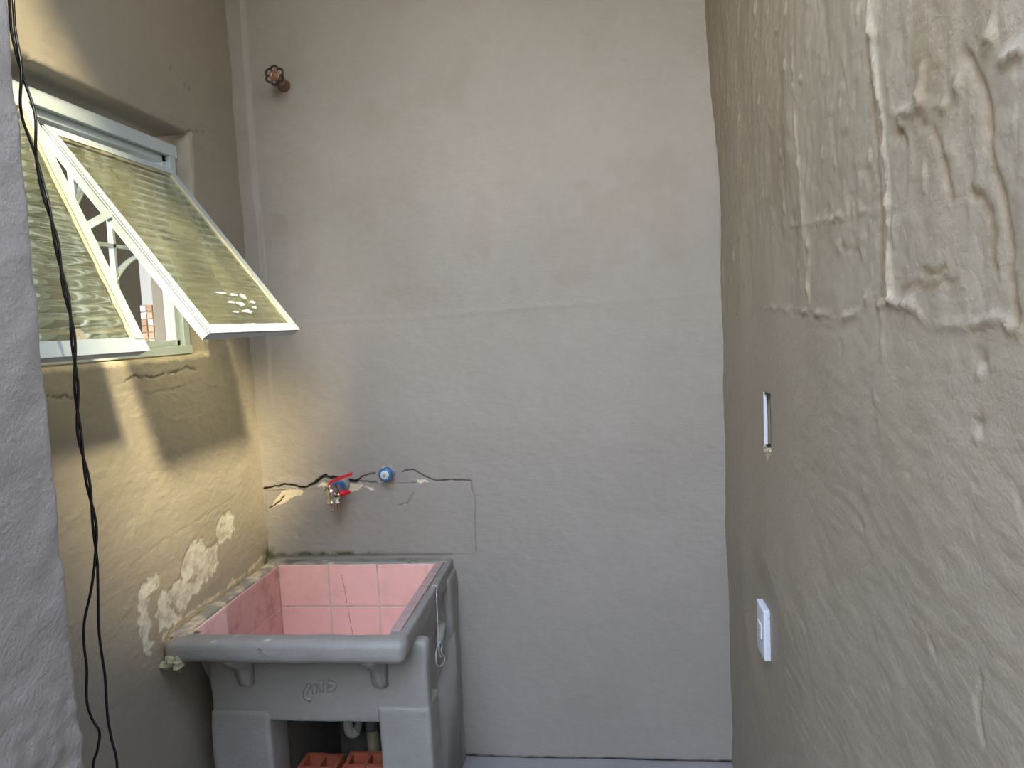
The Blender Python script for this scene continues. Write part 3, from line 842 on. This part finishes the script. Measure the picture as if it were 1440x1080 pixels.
rough_boxes('rim', [(X0, -1.022, Y0 + 0.02, Y1, 0.598, ZR, 0.008), (-0.517, X1, Y0 + 0.02, Y1, 0.592, ZR - 0.002, 0.007), (X0, X1, 2.155, Y1, 0.6, ZR + 0.001, 0.007)],
            M_sinkpaint, sink, 0.012, 0.0022, 30, 104, rim_attr)
lip = rough_boxes('front_lip', [(X0 + 0.004, X1 + 0.003, Y0 - 0.012, Y0 + 0.046, 0.587, ZR + 0.001, 0.022)], M_sinkpaint, sink, 0.012, 0.0022, 24, 106, sink_attr)
# broken corner of the lip
bm = bmesh.new(); rn = random.Random(9)
for k in range(16):
    r = bmesh.ops.create_icosphere(bm, subdivisions=2, radius=rn.uniform(.007, .014))
    c = Vector((rn.uniform(X0 + .004, X0 + .045), rn.uniform(Y0 - .012, Y0 + .015), rn.uniform(0.580, 0.606)))
    for v in r['verts']: v.co = c + v.co * (1 + rn.uniform(-.3, .3))
obj('broken_corner', bm, M_rough_cement, sink)
bm = bmesh.new()
for k in range(12):
    r = bmesh.ops.create_icosphere(bm, subdivisions=2, radius=rn.uniform(.003, .008))
    c = Vector((rn.uniform(-1.045, -0.985), rn.uniform(Y0 + .005, Y0 + .05), ZR - 0.001))
    for v in r['verts']: v.co = c + Vector((v.co.x, v.co.y, v.co.z * .5)) * (1 + rn.uniform(-.3, .3))
obj('mortar_crumbs', bm, M_rough_cement, sink)
# curled hair-thin drip of paint on the lip
pts = [(-0.80 + dx, Y0 - 0.013, 0.617 + dz) for dx, dz in ((-.012, .004), (-.016, .010), (-.012, .015), (-.006, .012), (-.004, .004), (.004, -.002), (.010, -.004))]
bm = bmesh.new(); tube(bm, smooth_path(pts, 4), 0.0016, 6); obj('paint_drip', bm, M_sinkpaint, sink, True)
# basin shell: walls stand outside the tiles, the front slopes back like a washboard
def zslope(y): return 0.632 - (y - 1.640) * 0.40 if y < 1.725 else 0.598 - (y - 1.725) * 1.94
def prism_x(name, prof, x0, x1, mat, bev=0.004):
    bm = bmesh.new()
    a = [bm.verts.new((x0, y, z)) for y, z in prof]; b = [bm.verts.new((x1, y, z)) for y, z in prof]; m = len(prof)
    bm.faces.new(a[::-1]); bm.faces.new(b)
    for i in range(m): bm.faces.new((a[i], a[(i + 1) % m], b[(i + 1) % m], b[i]))
    bmesh.ops.recalc_face_normals(bm, faces=bm.faces)
    bmesh.ops.bevel(bm, geom=bm.edges[:], offset=bev, segments=2, affect='EDGES')
    return obj(name, bm, mat, sink)
side = [(1.640, 0.60), (2.19, 0.60), (2.19, 0.30), (1.862, 0.30), (1.722, 0.575)]
prism_x('basin_side', side, -1.056, -1.020, M_sinkpaint); prism_x('basin_side', side, -0.512, -0.484, M_sinkpaint)
prism_x('basin_back', [(2.160, 0.61), (2.195, 0.61), (2.195, 0.30), (2.160, 0.30)], -1.05, -0.49, M_sinkpaint)
prism_x('basin_bottom', [(1.845, 0.334), (2.19, 0.334), (2.19, 0.30), (1.858, 0.30)], -1.05, -0.49, M_sinkpaint)
prism_x('washboard', [(1.632, 0.634), (1.648, 0.629), (1.725, 0.598), (1.862, 0.332), (1.840, 0.312), (1.715, 0.560), (1.622, 0.592)], -1.05, -0.49, M_sinkpaint)
# tiles
def tile_obj(corners, nrm, mat, th=0.0045, gap=0.0022, name='tile'):
    c = [Vector(p) for p in corners]; ctr = sum(c, Vector()) / 4
    n = Vector(nrm)
    bm = bmesh.new()
    inner = []
    for i, p in enumerate(c):
        e1 = (c[(i + 1) % 4] - p).normalized(); e2 = (c[i - 1] - p).normalized()
        inner.append(p + (e1 + e2) * gap)
    f0 = [bm.verts.new(p + n * th * 0.72) for p in inner]
    f1 = [bm.verts.new(p + n * th + (ctr - p).normalized() * 0.0016) for p in inner]
    b0 = [bm.verts.new(p) for p in inner]
    bm.faces.new(f1); bm.faces.new(b0[::-1])
    for i in range(4):
        j = (i + 1) % 4
        bm.faces.new((f0[i], f0[j], f1[j], f1[i])); bm.faces.new((b0[i], b0[j], f0[j], f0[i]))
    bmesh.ops.recalc_face_normals(bm, faces=bm.faces)
    o = obj(name, bm, mat, sink)
    o.rotation_euler = (0, 0, 0)
    return o
ZT = 0.641
bx = [-1.018, -0.857, -0.700, -0.544, -0.517]
bz = [ZT, 0.508, 0.355]
rn = random.Random(3)
for i in range(4):
    for j in range(2):
        tile_obj([(bx[i], 2.155, bz[j]), (bx[i + 1], 2.155, bz[j]), (bx[i + 1], 2.155, bz[j + 1]), (bx[i], 2.155, bz[j + 1])], (0, -1, 0), M_pink if rn.random() < .75 else M_pink3)
ly = [2.149, 1.952, 1.822, 1.668, 1.652]
def side_tile(x, nx, ya, yb, zt, zb, mat):
    zb_a, zb_b = max(zb, zslope(ya) + .004), max(zb, zslope(yb) + .004)
    if zb_a > zt - .01: return
    if zb_b > zt - .004:
        yb = 1.725 if zt > .55 else ya; zb_b = zslope(1.725) + .004
        if zt <= .55: return
    tile_obj([(x, ya, zt), (x, yb, zt), (x, yb, zb_b), (x, ya, zb_a)], (nx, 0, 0), mat)
for i in range(4):
    for j in range(2):
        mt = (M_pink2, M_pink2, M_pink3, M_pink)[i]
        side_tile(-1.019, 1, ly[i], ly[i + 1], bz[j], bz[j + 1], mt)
        side_tile(-0.513, -1, ly[i], ly[i + 1], bz[j] - (.003 if j == 0 else 0), bz[j + 1], M_pink)
for i in range(4):      # floor of the basin
    for a, b in ((2.149, 2.0), (2.0, 1.862)):
        tile_obj([(bx[i], a, 0.336), (bx[i + 1], a, 0.336), (bx[i + 1], b, 0.336), (bx[i], b, 0.336)], (0, 0, 1), M_pink)
ry = [2.15, 1.945, 1.779, 1.65]
for i in range(3):      # greyed tiles on top of the right rim
    tile_obj([(-0.516, ry[i], ZR - 0.002), (-0.516, ry[i + 1], ZR - 0.002), (-0.487, ry[i + 1], ZR - 0.002), (-0.487, ry[i], ZR - 0.002)], (0, 0, 1), M_pinkrim, 0.005)
bm = bmesh.new()
box(bm, -1.018, -0.515, 2.1525, 2.157, 0.335, 0.640)
obj('grout', bm, M_grout, sink)
gp = [(1.650, 0.638), (2.155, 0.638), (2.155, 0.335), (1.862, 0.335), (1.727, 0.595)]
prism_x('grout', gp, -1.022, -1.0165, M_grout, 0.0005); prism_x('grout', gp, -0.5155, -0.511, M_grout, 0.0005)
M_stain = simple('tile_crack_stain', lin((168, 112, 96)), 0.8)
for pl_ in ([(480, 808), (484, 825), (488, 848)], [(489, 853), (492, 870), (496, 892)]):
    bm = bmesh.new(); tube(bm, smooth_path([tuple(hit(x, y, 1, 2.1505)) for x, y in pl_], 4), 0.0009, 5)
    tag(obj('tile_crack', bm, M_stain, sink), 'brown hairline crack in the back tiles')
# masonry stand
stand = rough_boxes('stand', [(-1.012, -0.443, 1.702, 1.742, 0.384, 0.597, 0.012),          # apron
                      (-1.014, -0.855, 1.696, 1.80, 0.0, 0.415, 0.010), (-0.574, -0.441, 1.696, 1.80, 0.0, 0.432, 0.010),   # piers
                      (-0.515, -0.482, 1.74, 2.195, 0.0, 0.60, 0.006)],
                      M_sinkpaint, sink, 0.016, 0.0028, 14, 108, sink_attr)
rough_boxes('stand_side', [(-0.510, -0.462, 2.095, 2.197, 0.0, 0.615, 0.012)], M_sinkpaint, sink, 0.02, 0.003, 14, 109, sink_attr)
bm = bmesh.new()      # proud plaster at the foot of the side, with a slanting upper edge
prof = [(1.79, 0.0), (2.15, 0.0), (2.15, 0.47), (2.10, 0.455), (2.05, 0.40), (1.95, 0.385), (1.86, 0.345), (1.79, 0.25)]
a = [bm.verts.new((-0.505, y, z)) for y, z in prof]; b = [bm.verts.new((-0.463, y, z)) for y, z in prof]
bm.faces.new(a[::-1]); bm.faces.new(b)
for i in range(8): bm.faces.new((a[i], a[(i + 1) % 8], b[(i + 1) % 8], b[i]))
bmesh.ops.recalc_face_normals(bm, faces=bm.faces)
bmesh.ops.bevel(bm, geom=[e for e in bm.edges if all(v.co.x > -.47 for v in e.verts)], offset=0.016, segments=4, affect='EDGES')
for v in bm.verts: v.co.x += 0.002 * math.sin(v.co.y * 60) * (v.co.x > -.48)
obj('stand_side', bm, M_sinkpaint, sink, True)
# niche lining
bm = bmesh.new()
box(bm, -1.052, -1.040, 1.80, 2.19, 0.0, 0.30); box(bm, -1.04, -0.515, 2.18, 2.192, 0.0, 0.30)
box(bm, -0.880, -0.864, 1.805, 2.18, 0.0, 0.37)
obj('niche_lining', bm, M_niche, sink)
# corbels under the lip
for cx, dx in ((-0.905, 0.0), (-0.560, 0.0)):
    bm = bmesh.new()
    prof = [(1.604, 0.594), (1.610, 0.574), (1.628, 0.562), (1.648, 0.552), (1.662, 0.535), (1.670, 0.510), (1.676, 0.494), (1.688, 0.484), (1.706, 0.484), (1.710, 0.592)]
    w = 0.017
    a = [bm.verts.new((cx - w, y, z)) for y, z in prof]; b = [bm.verts.new((cx + w, y, z)) for y, z in prof]
    bm.faces.new(a[::-1]); bm.faces.new(b); m = len(prof)
    for i in range(m): bm.faces.new((a[i], a[(i + 1) % m], b[(i + 1) % m], b[i]))
    bmesh.ops.recalc_face_normals(bm, faces=bm.faces)
    bmesh.ops.bevel(bm, geom=bm.edges[:], offset=0.005, segments=3, affect='EDGES')
    obj('bracket', bm, M_sinkpaint, sink, True)
# worn raised emblem on the apron
def apron(px, py): return hit(px, py, 1, 1.7035)
bm = bmesh.new()
for pl in ([(436, 962), (430, 972), (430, 980), (438, 984)], [(444, 962), (442, 974)], [(452, 957), (452, 972)], [(461, 960), (470, 962), (468, 968), (461, 970)]):
    tube(bm, smooth_path([tuple(apron(*p)) for p in pl], 4), 0.0065, 8)
obj('worn_relief', bm, M_sinkpaint, sink, True)

# ------------------------------------------------------------------ things under the sink
def hollow_brick(x0, y0, w, d, h, rot, lab):
    root = empty('hollow_brick', (x0 + w / 2, y0 + d / 2, 0.0))
    bm = bmesh.new()
    nx, ny, t = 2, 3, 0.011
    xs = [0.0]; ys = [0.0]
    cw = (w - t * (nx + 1)) / nx; ch = (d - t * (ny + 1)) / ny
    for i in range(nx): xs += [t + i * (cw + t), t + i * (cw + t) + cw]
    for i in range(ny): ys += [t + i * (ch + t), t + i * (ch + t) + ch]
    xs.append(w); ys.append(d)
    g = {}
    def v(i, j, z):
        if (i, j, z) not in g: g[(i, j, z)] = bm.verts.new((xs[i] - w / 2, ys[j] - d / 2, z))
        return g[(i, j, z)]
    I, J = len(xs) - 1, len(ys) - 1
    hole = lambda i, j: i % 2 == 1 and j % 2 == 1
    for i in range(I):
        for j in range(J):
            if hole(i, j):
                for (a, b) in (((i, j), (i + 1, j)), ((i + 1, j), (i + 1, j + 1)), ((i + 1, j + 1), (i, j + 1)), ((i, j + 1), (i, j))):
                    bm.faces.new((v(*a, h), v(*b, h), v(*b, 0.0), v(*a, 0.0)))
                continue
            bm.faces.new((v(i, j, h), v(i + 1, j, h), v(i + 1, j + 1, h), v(i, j + 1, h)))
            bm.faces.new((v(i, j, 0.0), v(i, j + 1, 0.0), v(i + 1, j + 1, 0.0), v(i + 1, j, 0.0)))
            for (di, dj, a, b) in ((0, -1, (i, j), (i + 1, j)), (1, 0, (i + 1, j), (i + 1, j + 1)), (0, 1, (i + 1, j + 1), (i, j + 1)), (-1, 0, (i, j + 1), (i, j))):
                if not (0 <= i + di < I and 0 <= j + dj < J):
                    bm.faces.new((v(*a, 0.0), v(*b, 0.0), v(*b, h), v(*a, h)))
    bmesh.ops.recalc_face_normals(bm, faces=bm.faces)
    for vv in bm.verts: vv.co += Vector((random.uniform(-.001, .001), random.uniform(-.001, .001), random.uniform(-.0012, .0012) if vv.co.z > .1 else 0))
    me = bpy.data.meshes.new('hollow_brick'); bm.to_mesh(me); bm.free()
    bpy.data.objects.remove(root)
    o = link('hollow_brick', me, M_brick)
    o.location = (x0 + w / 2, y0 + d / 2, 0.0); o.rotation_euler = (0, 0, math.radians(rot))
    tag(o, lab, 'brick', 'hollow bricks under the sink')
hollow_brick(-0.845, 1.690, 0.108, 0.185, 0.199, -1.5, 'hollow terracotta brick standing on end under the sink, the left one')
hollow_brick(-0.716, 1.694, 0.115, 0.185, 0.206, 0.6, 'hollow terracotta brick standing on end under the sink, beside the beige pipe')

dp = empty('drain_pipe', (-0.64, 2.03, 0))
tag(dp, 'beige and grey drain pipe with a joint, standing behind the right brick under the sink', 'pipe')
bm = bmesh.new(); tube(bm, [(-0.695, 2.0, 0.0), (-0.695, 2.0, 0.205)], 0.017, 20); obj('pipe', bm, M_pvcbeige, dp, True)
bm = bmesh.new(); tube(bm, [(-0.695, 2.0, 0.200), (-0.695, 2.0, 0.298)], 0.020, 20); obj('coupling', bm, M_pvcgrey, dp, True)
ht = empty('drain_trap', (-0.75, 2.0, 0.33))
tag(ht, 'white plastic drain bend hanging beneath the basin, left of the beige pipe', 'pipe')
bm = bmesh.new(); tube(bm, smooth_path([(-0.764, 1.99, 0.297), (-0.764, 1.99, 0.22), (-0.762, 1.99, 0.196), (-0.752, 1.995, 0.186), (-0.742, 2.0, 0.192)], 6), 0.013, 14)
bm2 = bmesh.new(); tube(bm2, smooth_path([(-0.742, 2.0, 0.190), (-0.736, 2.005, 0.215), (-0.728, 2.01, 0.255), (-0.726, 2.01, 0.297)], 6), 0.011, 14)
obj('pipe', bm, M_pvc, ht, True); obj('pipe', bm2, M_pvcgrey, ht, True)

# ------------------------------------------------------------------ string loop on the side of the sink
def SX(px, py, x=-0.4615): return tuple(hit(px, py, 0, x))
st = empty('hanging_string', SX(614, 835))
tag(st, 'thin white string with a twisted wire loop hanging down the right side of the sink', 'string')
bm = bmesh.new(); tube(bm, smooth_path([(-0.480, 1.945, 0.647), (-0.466, 1.943, 0.646), SX(614, 838), SX(615, 862), SX(616, 885), SX(616, 905)], 5), 0.0012, 6); obj('cord', bm, M_string, st, True)
bm = bmesh.new(); tube(bm, smooth_path([SX(616, 905), SX(613, 920), SX(614, 933), SX(618, 937), SX(624, 932), SX(625, 925), SX(620, 915), SX(622, 908), SX(618, 903), SX(617, 915), SX(620, 924)], 5), 0.0017, 6); obj('wire_loop', bm, M_string, st, True)
bm = bmesh.new()
q0, q1 = Vector(SX(622, 878, -0.470)), Vector(SX(617, 905, -0.470))
tube(bm, [q0, q0 * .5 + q1 * .5 + Vector((0, 0.004, 0)), q1], [0.013, 0.012, 0.008], 10); obj('plaster_lump', bm, M_sinkpaint, sink, True)

# ------------------------------------------------------------------ tap
def BY(px, py, y): return Vector(hit(px, py, 1, y))
tap = empty('wall_tap', BY(485, 682, YB)); 
tag(tap, 'chrome tap with a blue collar and red lever, on the cracked wall above the sink', 'tap')
a = BY(484, 680, YB + 0.01)
ax = Vector((0, -1, 0))
bm = bmesh.new(); lathe(bm, a, ax, [(0, .022), (.012, .024), (.030, .022), (.032, .017), (.05, .016)], 20); obj('pipe_socket', bm, M_pvcgrey, tap, True)
bm = bmesh.new(); lathe(bm, a + ax * .040, ax, [(0, .018), (.003, .0205), (.030, .0205), (.034, .018), (.036, .012)], 20); obj('blue_collar', bm, M_blue, tap, True)
c = a + ax * .112 + Vector((-.001, 0, .002))
bm = bmesh.new(); lathe(bm, a + ax * .074, ax, [(0, .016), (.008, .016)], 6)
lathe(bm, a + ax * .082, ax, [(0, .0105), (.012, .012), (.026, .014)], 16)
lathe(bm, c + Vector((0, 0, .012)), (0, 0, -1), [(0, .006), (.002, .012), (.012, .0155), (.022, .0155), (.030, .0135), (.040, .0140), (.046, .0165), (.050, .0165), (.052, .010), (.056, .0075), (.058, .0088), (.061, .0065), (.063, .0085), (.066, .0062), (.068, .0080), (.074, .0050)], 20)
obj('tap_body', bm, M_chrome, tap, True)
bm = bmesh.new(); lathe(bm, c + Vector((.008, .0, -.012)), (1, 0.1, 0), [(0, .009), (.014, .009), (.015, .011), (.019, .011), (.020, .006)], 14)
lathe(bm, c + Vector((.020, .000, -.018)), (0, 0, -1), [(0, .0065), (.014, .0065), (.015, .009), (.020, .009), (.021, .005), (.027, .005)], 12); obj('side_outlet', bm, M_chrome, tap, True)
bm = bmesh.new(); lathe(bm, c + Vector((.024, .004, -.009)), (1, 0.25, .12), [(0, .006), (.002, .0095), (.012, .010), (.015, .007), (.030, .0062), (.032, .003)], 14); obj('red_knob', bm, M_red, tap, True)
bm = bmesh.new(); lathe(bm, c + Vector((-.012, .004, .006)), (-1, -.1, .2), [(0, .006), (.006, .006), (.007, .008), (.011, .008)], 6)
lathe(bm, c + Vector((-.004, 0, .010)), (0, 0, 1), [(0, .008), (.008, .007), (.010, .0045), (.018, .0045)], 12); obj('valve_stem', bm, M_chrome, tap, True)
bm = bmesh.new()
lv_ = [c + Vector((-.006, -.002, .008)), c + Vector((-.003, -.001, .024)), c + Vector((.012, .006, .032)), c + Vector((.040, .016, .041)), c + Vector((.062, .022, .048))]
pp = smooth_path(lv_, 5)
vs = []
for i, p in enumerate(pp):
    w = Vector((0.25, -1, 0)).normalized() * 0.0075; t_ = Vector((0, 0, .0042))
    vs.append([bm.verts.new(p + w + t_), bm.verts.new(p - w + t_), bm.verts.new(p - w - t_), bm.verts.new(p + w - t_)])
for q0_, q1_ in zip(vs[:-1], vs[1:]):
    for k in range(4): bm.faces.new((q0_[k], q0_[(k + 1) % 4], q1_[(k + 1) % 4], q1_[k]))
bm.faces.new(vs[0][::-1]); bm.faces.new(vs[-1]); bmesh.ops.recalc_face_normals(bm, faces=bm.faces)
bmesh.ops.bevel(bm, geom=[e for e in bm.edges], offset=0.0008, segments=1, affect='EDGES')
obj('red_lever', bm, M_red, tap)

# plugged stub beside it
stub = empty('pipe_stub', BY(548, 664, YB))
tag(stub, 'short capped water pipe with a bright blue ring, right of the tap', 'pipe')
a = BY(548, 663, YB + 0.008)
bm = bmesh.new(); lathe(bm, a, ax, [(0, .024), (.006, .022), (.010, .019), (.035, .0185)], 20); obj('pipe_socket', bm, M_pvcgrey, stub, True)
bm = bmesh.new(); lathe(bm, a + ax * .034, ax, [(0, .018), (.002, .021), (.018, .021), (.021, .019), (.022, .012)], 22); obj('blue_ring', bm, M_blue, stub, True)
bm = bmesh.new(); lathe(bm, a + ax * .050, ax, [(0, .0135), (.007, .0135), (.008, .011)], 18); obj('plug', bm, M_pvc, stub, True)
bm = bmesh.new(); lathe(bm, a + ax * .055, ax, [(0, .006), (.006, .006), (.007, .004)], 8); obj('plug_nut', bm, M_pvcgrey, stub)

# ------------------------------------------------------------------ rusty stop valve high on the wall
vl = empty('stop_valve', BY(400, 121, YB))
tag(vl, 'rusty stop valve with a petal-shaped handwheel high on the back wall', 'valve')
a = BY(401, 122, YB + 0.01); e_ = BY(386, 106, YB - 0.085)
d = (e_ - a); Lv = d.length; d.normalize()
bm = bmesh.new(); lathe(bm, a, d, [(0, .018), (.008, .0195), (.014, .018), (.015, .015), (.024, .015), (.026, .017), (.032, .017), (.034, .013)], 18); obj('flange', bm, M_copper, vl, True)
bm = bmesh.new(); lathe(bm, a + d * .033, d, [(0, .015), (.012, .016), (.022, .0135), (.030, .010), (.045, .009), (.047, .005), (Lv - .035, .005)], 14); obj('bonnet', bm, M_brass, vl, True)
u, w = frame_of(d)
bm = bmesh.new()
ring = []
for k in range(84):
    t_ = 2 * math.pi * k / 84
    r_ = 0.0205 + 0.0062 * abs(math.sin(3 * t_)) ** 0.8 
    ring.append(a + d * Lv + (u * math.cos(t_) + w * math.sin(t_)) * r_)
tube(bm, ring + [ring[0]], 0.0034, 8, False)
for k in range(6):
    t_ = 2 * math.pi * k / 6
    v_ = u * math.cos(t_) + w * math.sin(t_)
    tube(bm, [a + d * (Lv - .002) + v_ * .009, a + d * (Lv - .001) + v_ * .0205], 0.0026, 6)
bmesh.ops.remove_doubles(bm, verts=bm.verts, dist=0.0001)
obj('handwheel', bm, M_rust, vl, True)
bm = bmesh.new(); lathe(bm, a + d * (Lv - .006), d, [(0, .012), (.006, .0155), (.010, .015), (.010, .0095), (.0075, .008), (.0075, .0045), (.011, .004)], 18); obj('wheel_hub', bm, M_copper, vl, True)

# ------------------------------------------------------------------ twisted black cable hanging from the roof
cb = empty('hanging_cable', (-0.84, 1.08, ZROOF))
tag(cb, 'black twisted two-strand cable hanging in front of the window beside the wall end', 'cable')
def CY(px, py): return hit(px, py, 1, 1.08)
mid = [CY(*p) for p in ((17, 20), (19, 45), (30, 100), (38, 150), (45, 190), (58, 255), (75, 320), (88, 390), (100, 450), (106, 520), (109, 580), (113, 620), (124, 680), (133, 740), (135, 795))]
top = [np.array([-0.865, 1.08, ZROOF]), np.array([-0.86, 1.08, 2.45]), np.array([-0.868, 1.08, 2.15]), np.array([-0.866, 1.08, 1.98])]
mp = smooth_path([tuple(p) for p in top + mid], 14)
la = [CY(*p) for p in ((128, 830), (119, 872), (118, 905), (122, 940), (122, 985), (130, 1012), (140, 1030), (137, 1055), (132, 1090))]
lb = [CY(*p) for p in ((138, 840), (139, 885), (143, 920), (148, 955), (151, 1005), (157, 1040), (165, 1080))]
def tail(pts, off, x):
    z = pts[-1][2]
    return [tuple(p) for p in pts] + [(pts[-1][0] + x, 1.08 + off, z - .15), (pts[-1][0] + x * .3, 1.08 + off * 2, 0.35), (pts[-1][0], 1.08 + off * 3, 0.10), (pts[-1][0] + x, 1.10 + off * 3, 0.006), (pts[-1][0] + x * 3, 1.16 + off * 3, 0.004)]
for sgn, extra in ((1, tail(la, -0.01, 0.02)), (-1, tail(lb, 0.01, -0.02))):
    pts = []
    for i, p in enumerate(mp):
        s_ = p.z
        # loose pair at the top, tight twist below
        sp = 0.0024 + 0.011 * math.exp(-((s_ - 1.93) / 0.035) ** 2) + 0.0065 * math.exp(-((s_ - 1.72) / 0.06) ** 2)
        tw = (s_) * 2 * math.pi / 0.15 if s_ < 1.60 else 1.60 * 2 * math.pi / 0.15 + (s_ - 1.6) * 2 * math.pi / 0.26
        pts.append(p + Vector((math.cos(tw), math.sin(tw), 0)) * sp * sgn)
    ex = smooth_path([tuple(pts[-1])] + extra, 8)[1:]
    bm = bmesh.new(); tube(bm, pts + ex, 0.0022, 8); obj('strand', bm, M_cable, cb, True)

# ------------------------------------------------------------------ empty switch box and loose plate on the right wall
sb = empty('switch_box', (XR + 0.02, (HY0 + HY1) / 2, (HZ0 + HZ1) / 2))
tag(sb, 'empty dark switch box recessed in the right wall', 'switch box')
bm = bmesh.new()
t = 0.0035; xo, xi = XR - 0.001, XR + 0.05
box(bm, xo, xi, HY0 - .0015, HY0 + t, HZ0, HZ1); box(bm, xo, xi, HY0, HY1, HZ0 - .0015, HZ0 + t); box(bm, xo, xi, HY0, HY1, HZ1 - t, HZ1 + .0015); box(bm, xi - t, xi, HY0, HY1, HZ0, HZ1)
obj('box_shell', bm, M_box, sb)
bm = bmesh.new(); box(bm, xo - .002, xo + .0055, HY1 - .006, HY1 + .0015, HZ0, HZ1, 0.001)
tag(obj('box_side', bm, M_plate, sb), 'white inner side of the box')
bm = bmesh.new(); rn = random.Random(2)
for k in range(14):
    r = bmesh.ops.create_icosphere(bm, subdivisions=1, radius=rn.uniform(.003, .007))
    c = Vector((XR - .0005, rn.uniform(HY0 + .004, HY1 - .002), HZ0 - .003 + rn.uniform(-.008, .006)))
    for v in r['verts']: v.co = c + v.co * (1 + rn.uniform(-.3, .3))
r = bmesh.ops.create_icosphere(bm, subdivisions=2, radius=.007)
for v in r['verts']: v.co = Vector((XR + .003, HY0 + .004, HZ0 + .026)) + Vector((v.co.x * .6, v.co.y * .8, v.co.z * 1.4))
obj('mortar_crumbs', bm, M_rough_cement, sb)

pl = empty('outlet_plate', (XR - .008, 1.70, 0.635))
tag(pl, 'white plastic outlet plate low on the right wall, below the empty switch box', 'outlet')
bm = bmesh.new(); box(bm, XR - .016, XR + .002, 1.655, 1.730, 0.575, 0.692, 0.004, 3); obj('plate', bm, M_plate, pl, True)
bm = bmesh.new(); box(bm, XR - .0185, XR - .015, 1.676, 1.708, 0.617, 0.652, 0.0015); obj('socket_insert', bm, M_plate, pl)
bm = bmesh.new()
for z in (0.626, 0.634, 0.642): tube(bm, [(XR - .0190, 1.692, z), (XR - .0175, 1.692, z)], 0.0022, 10)
tag(obj('socket_hole', bm, M_box, pl), 'dark pin hole')
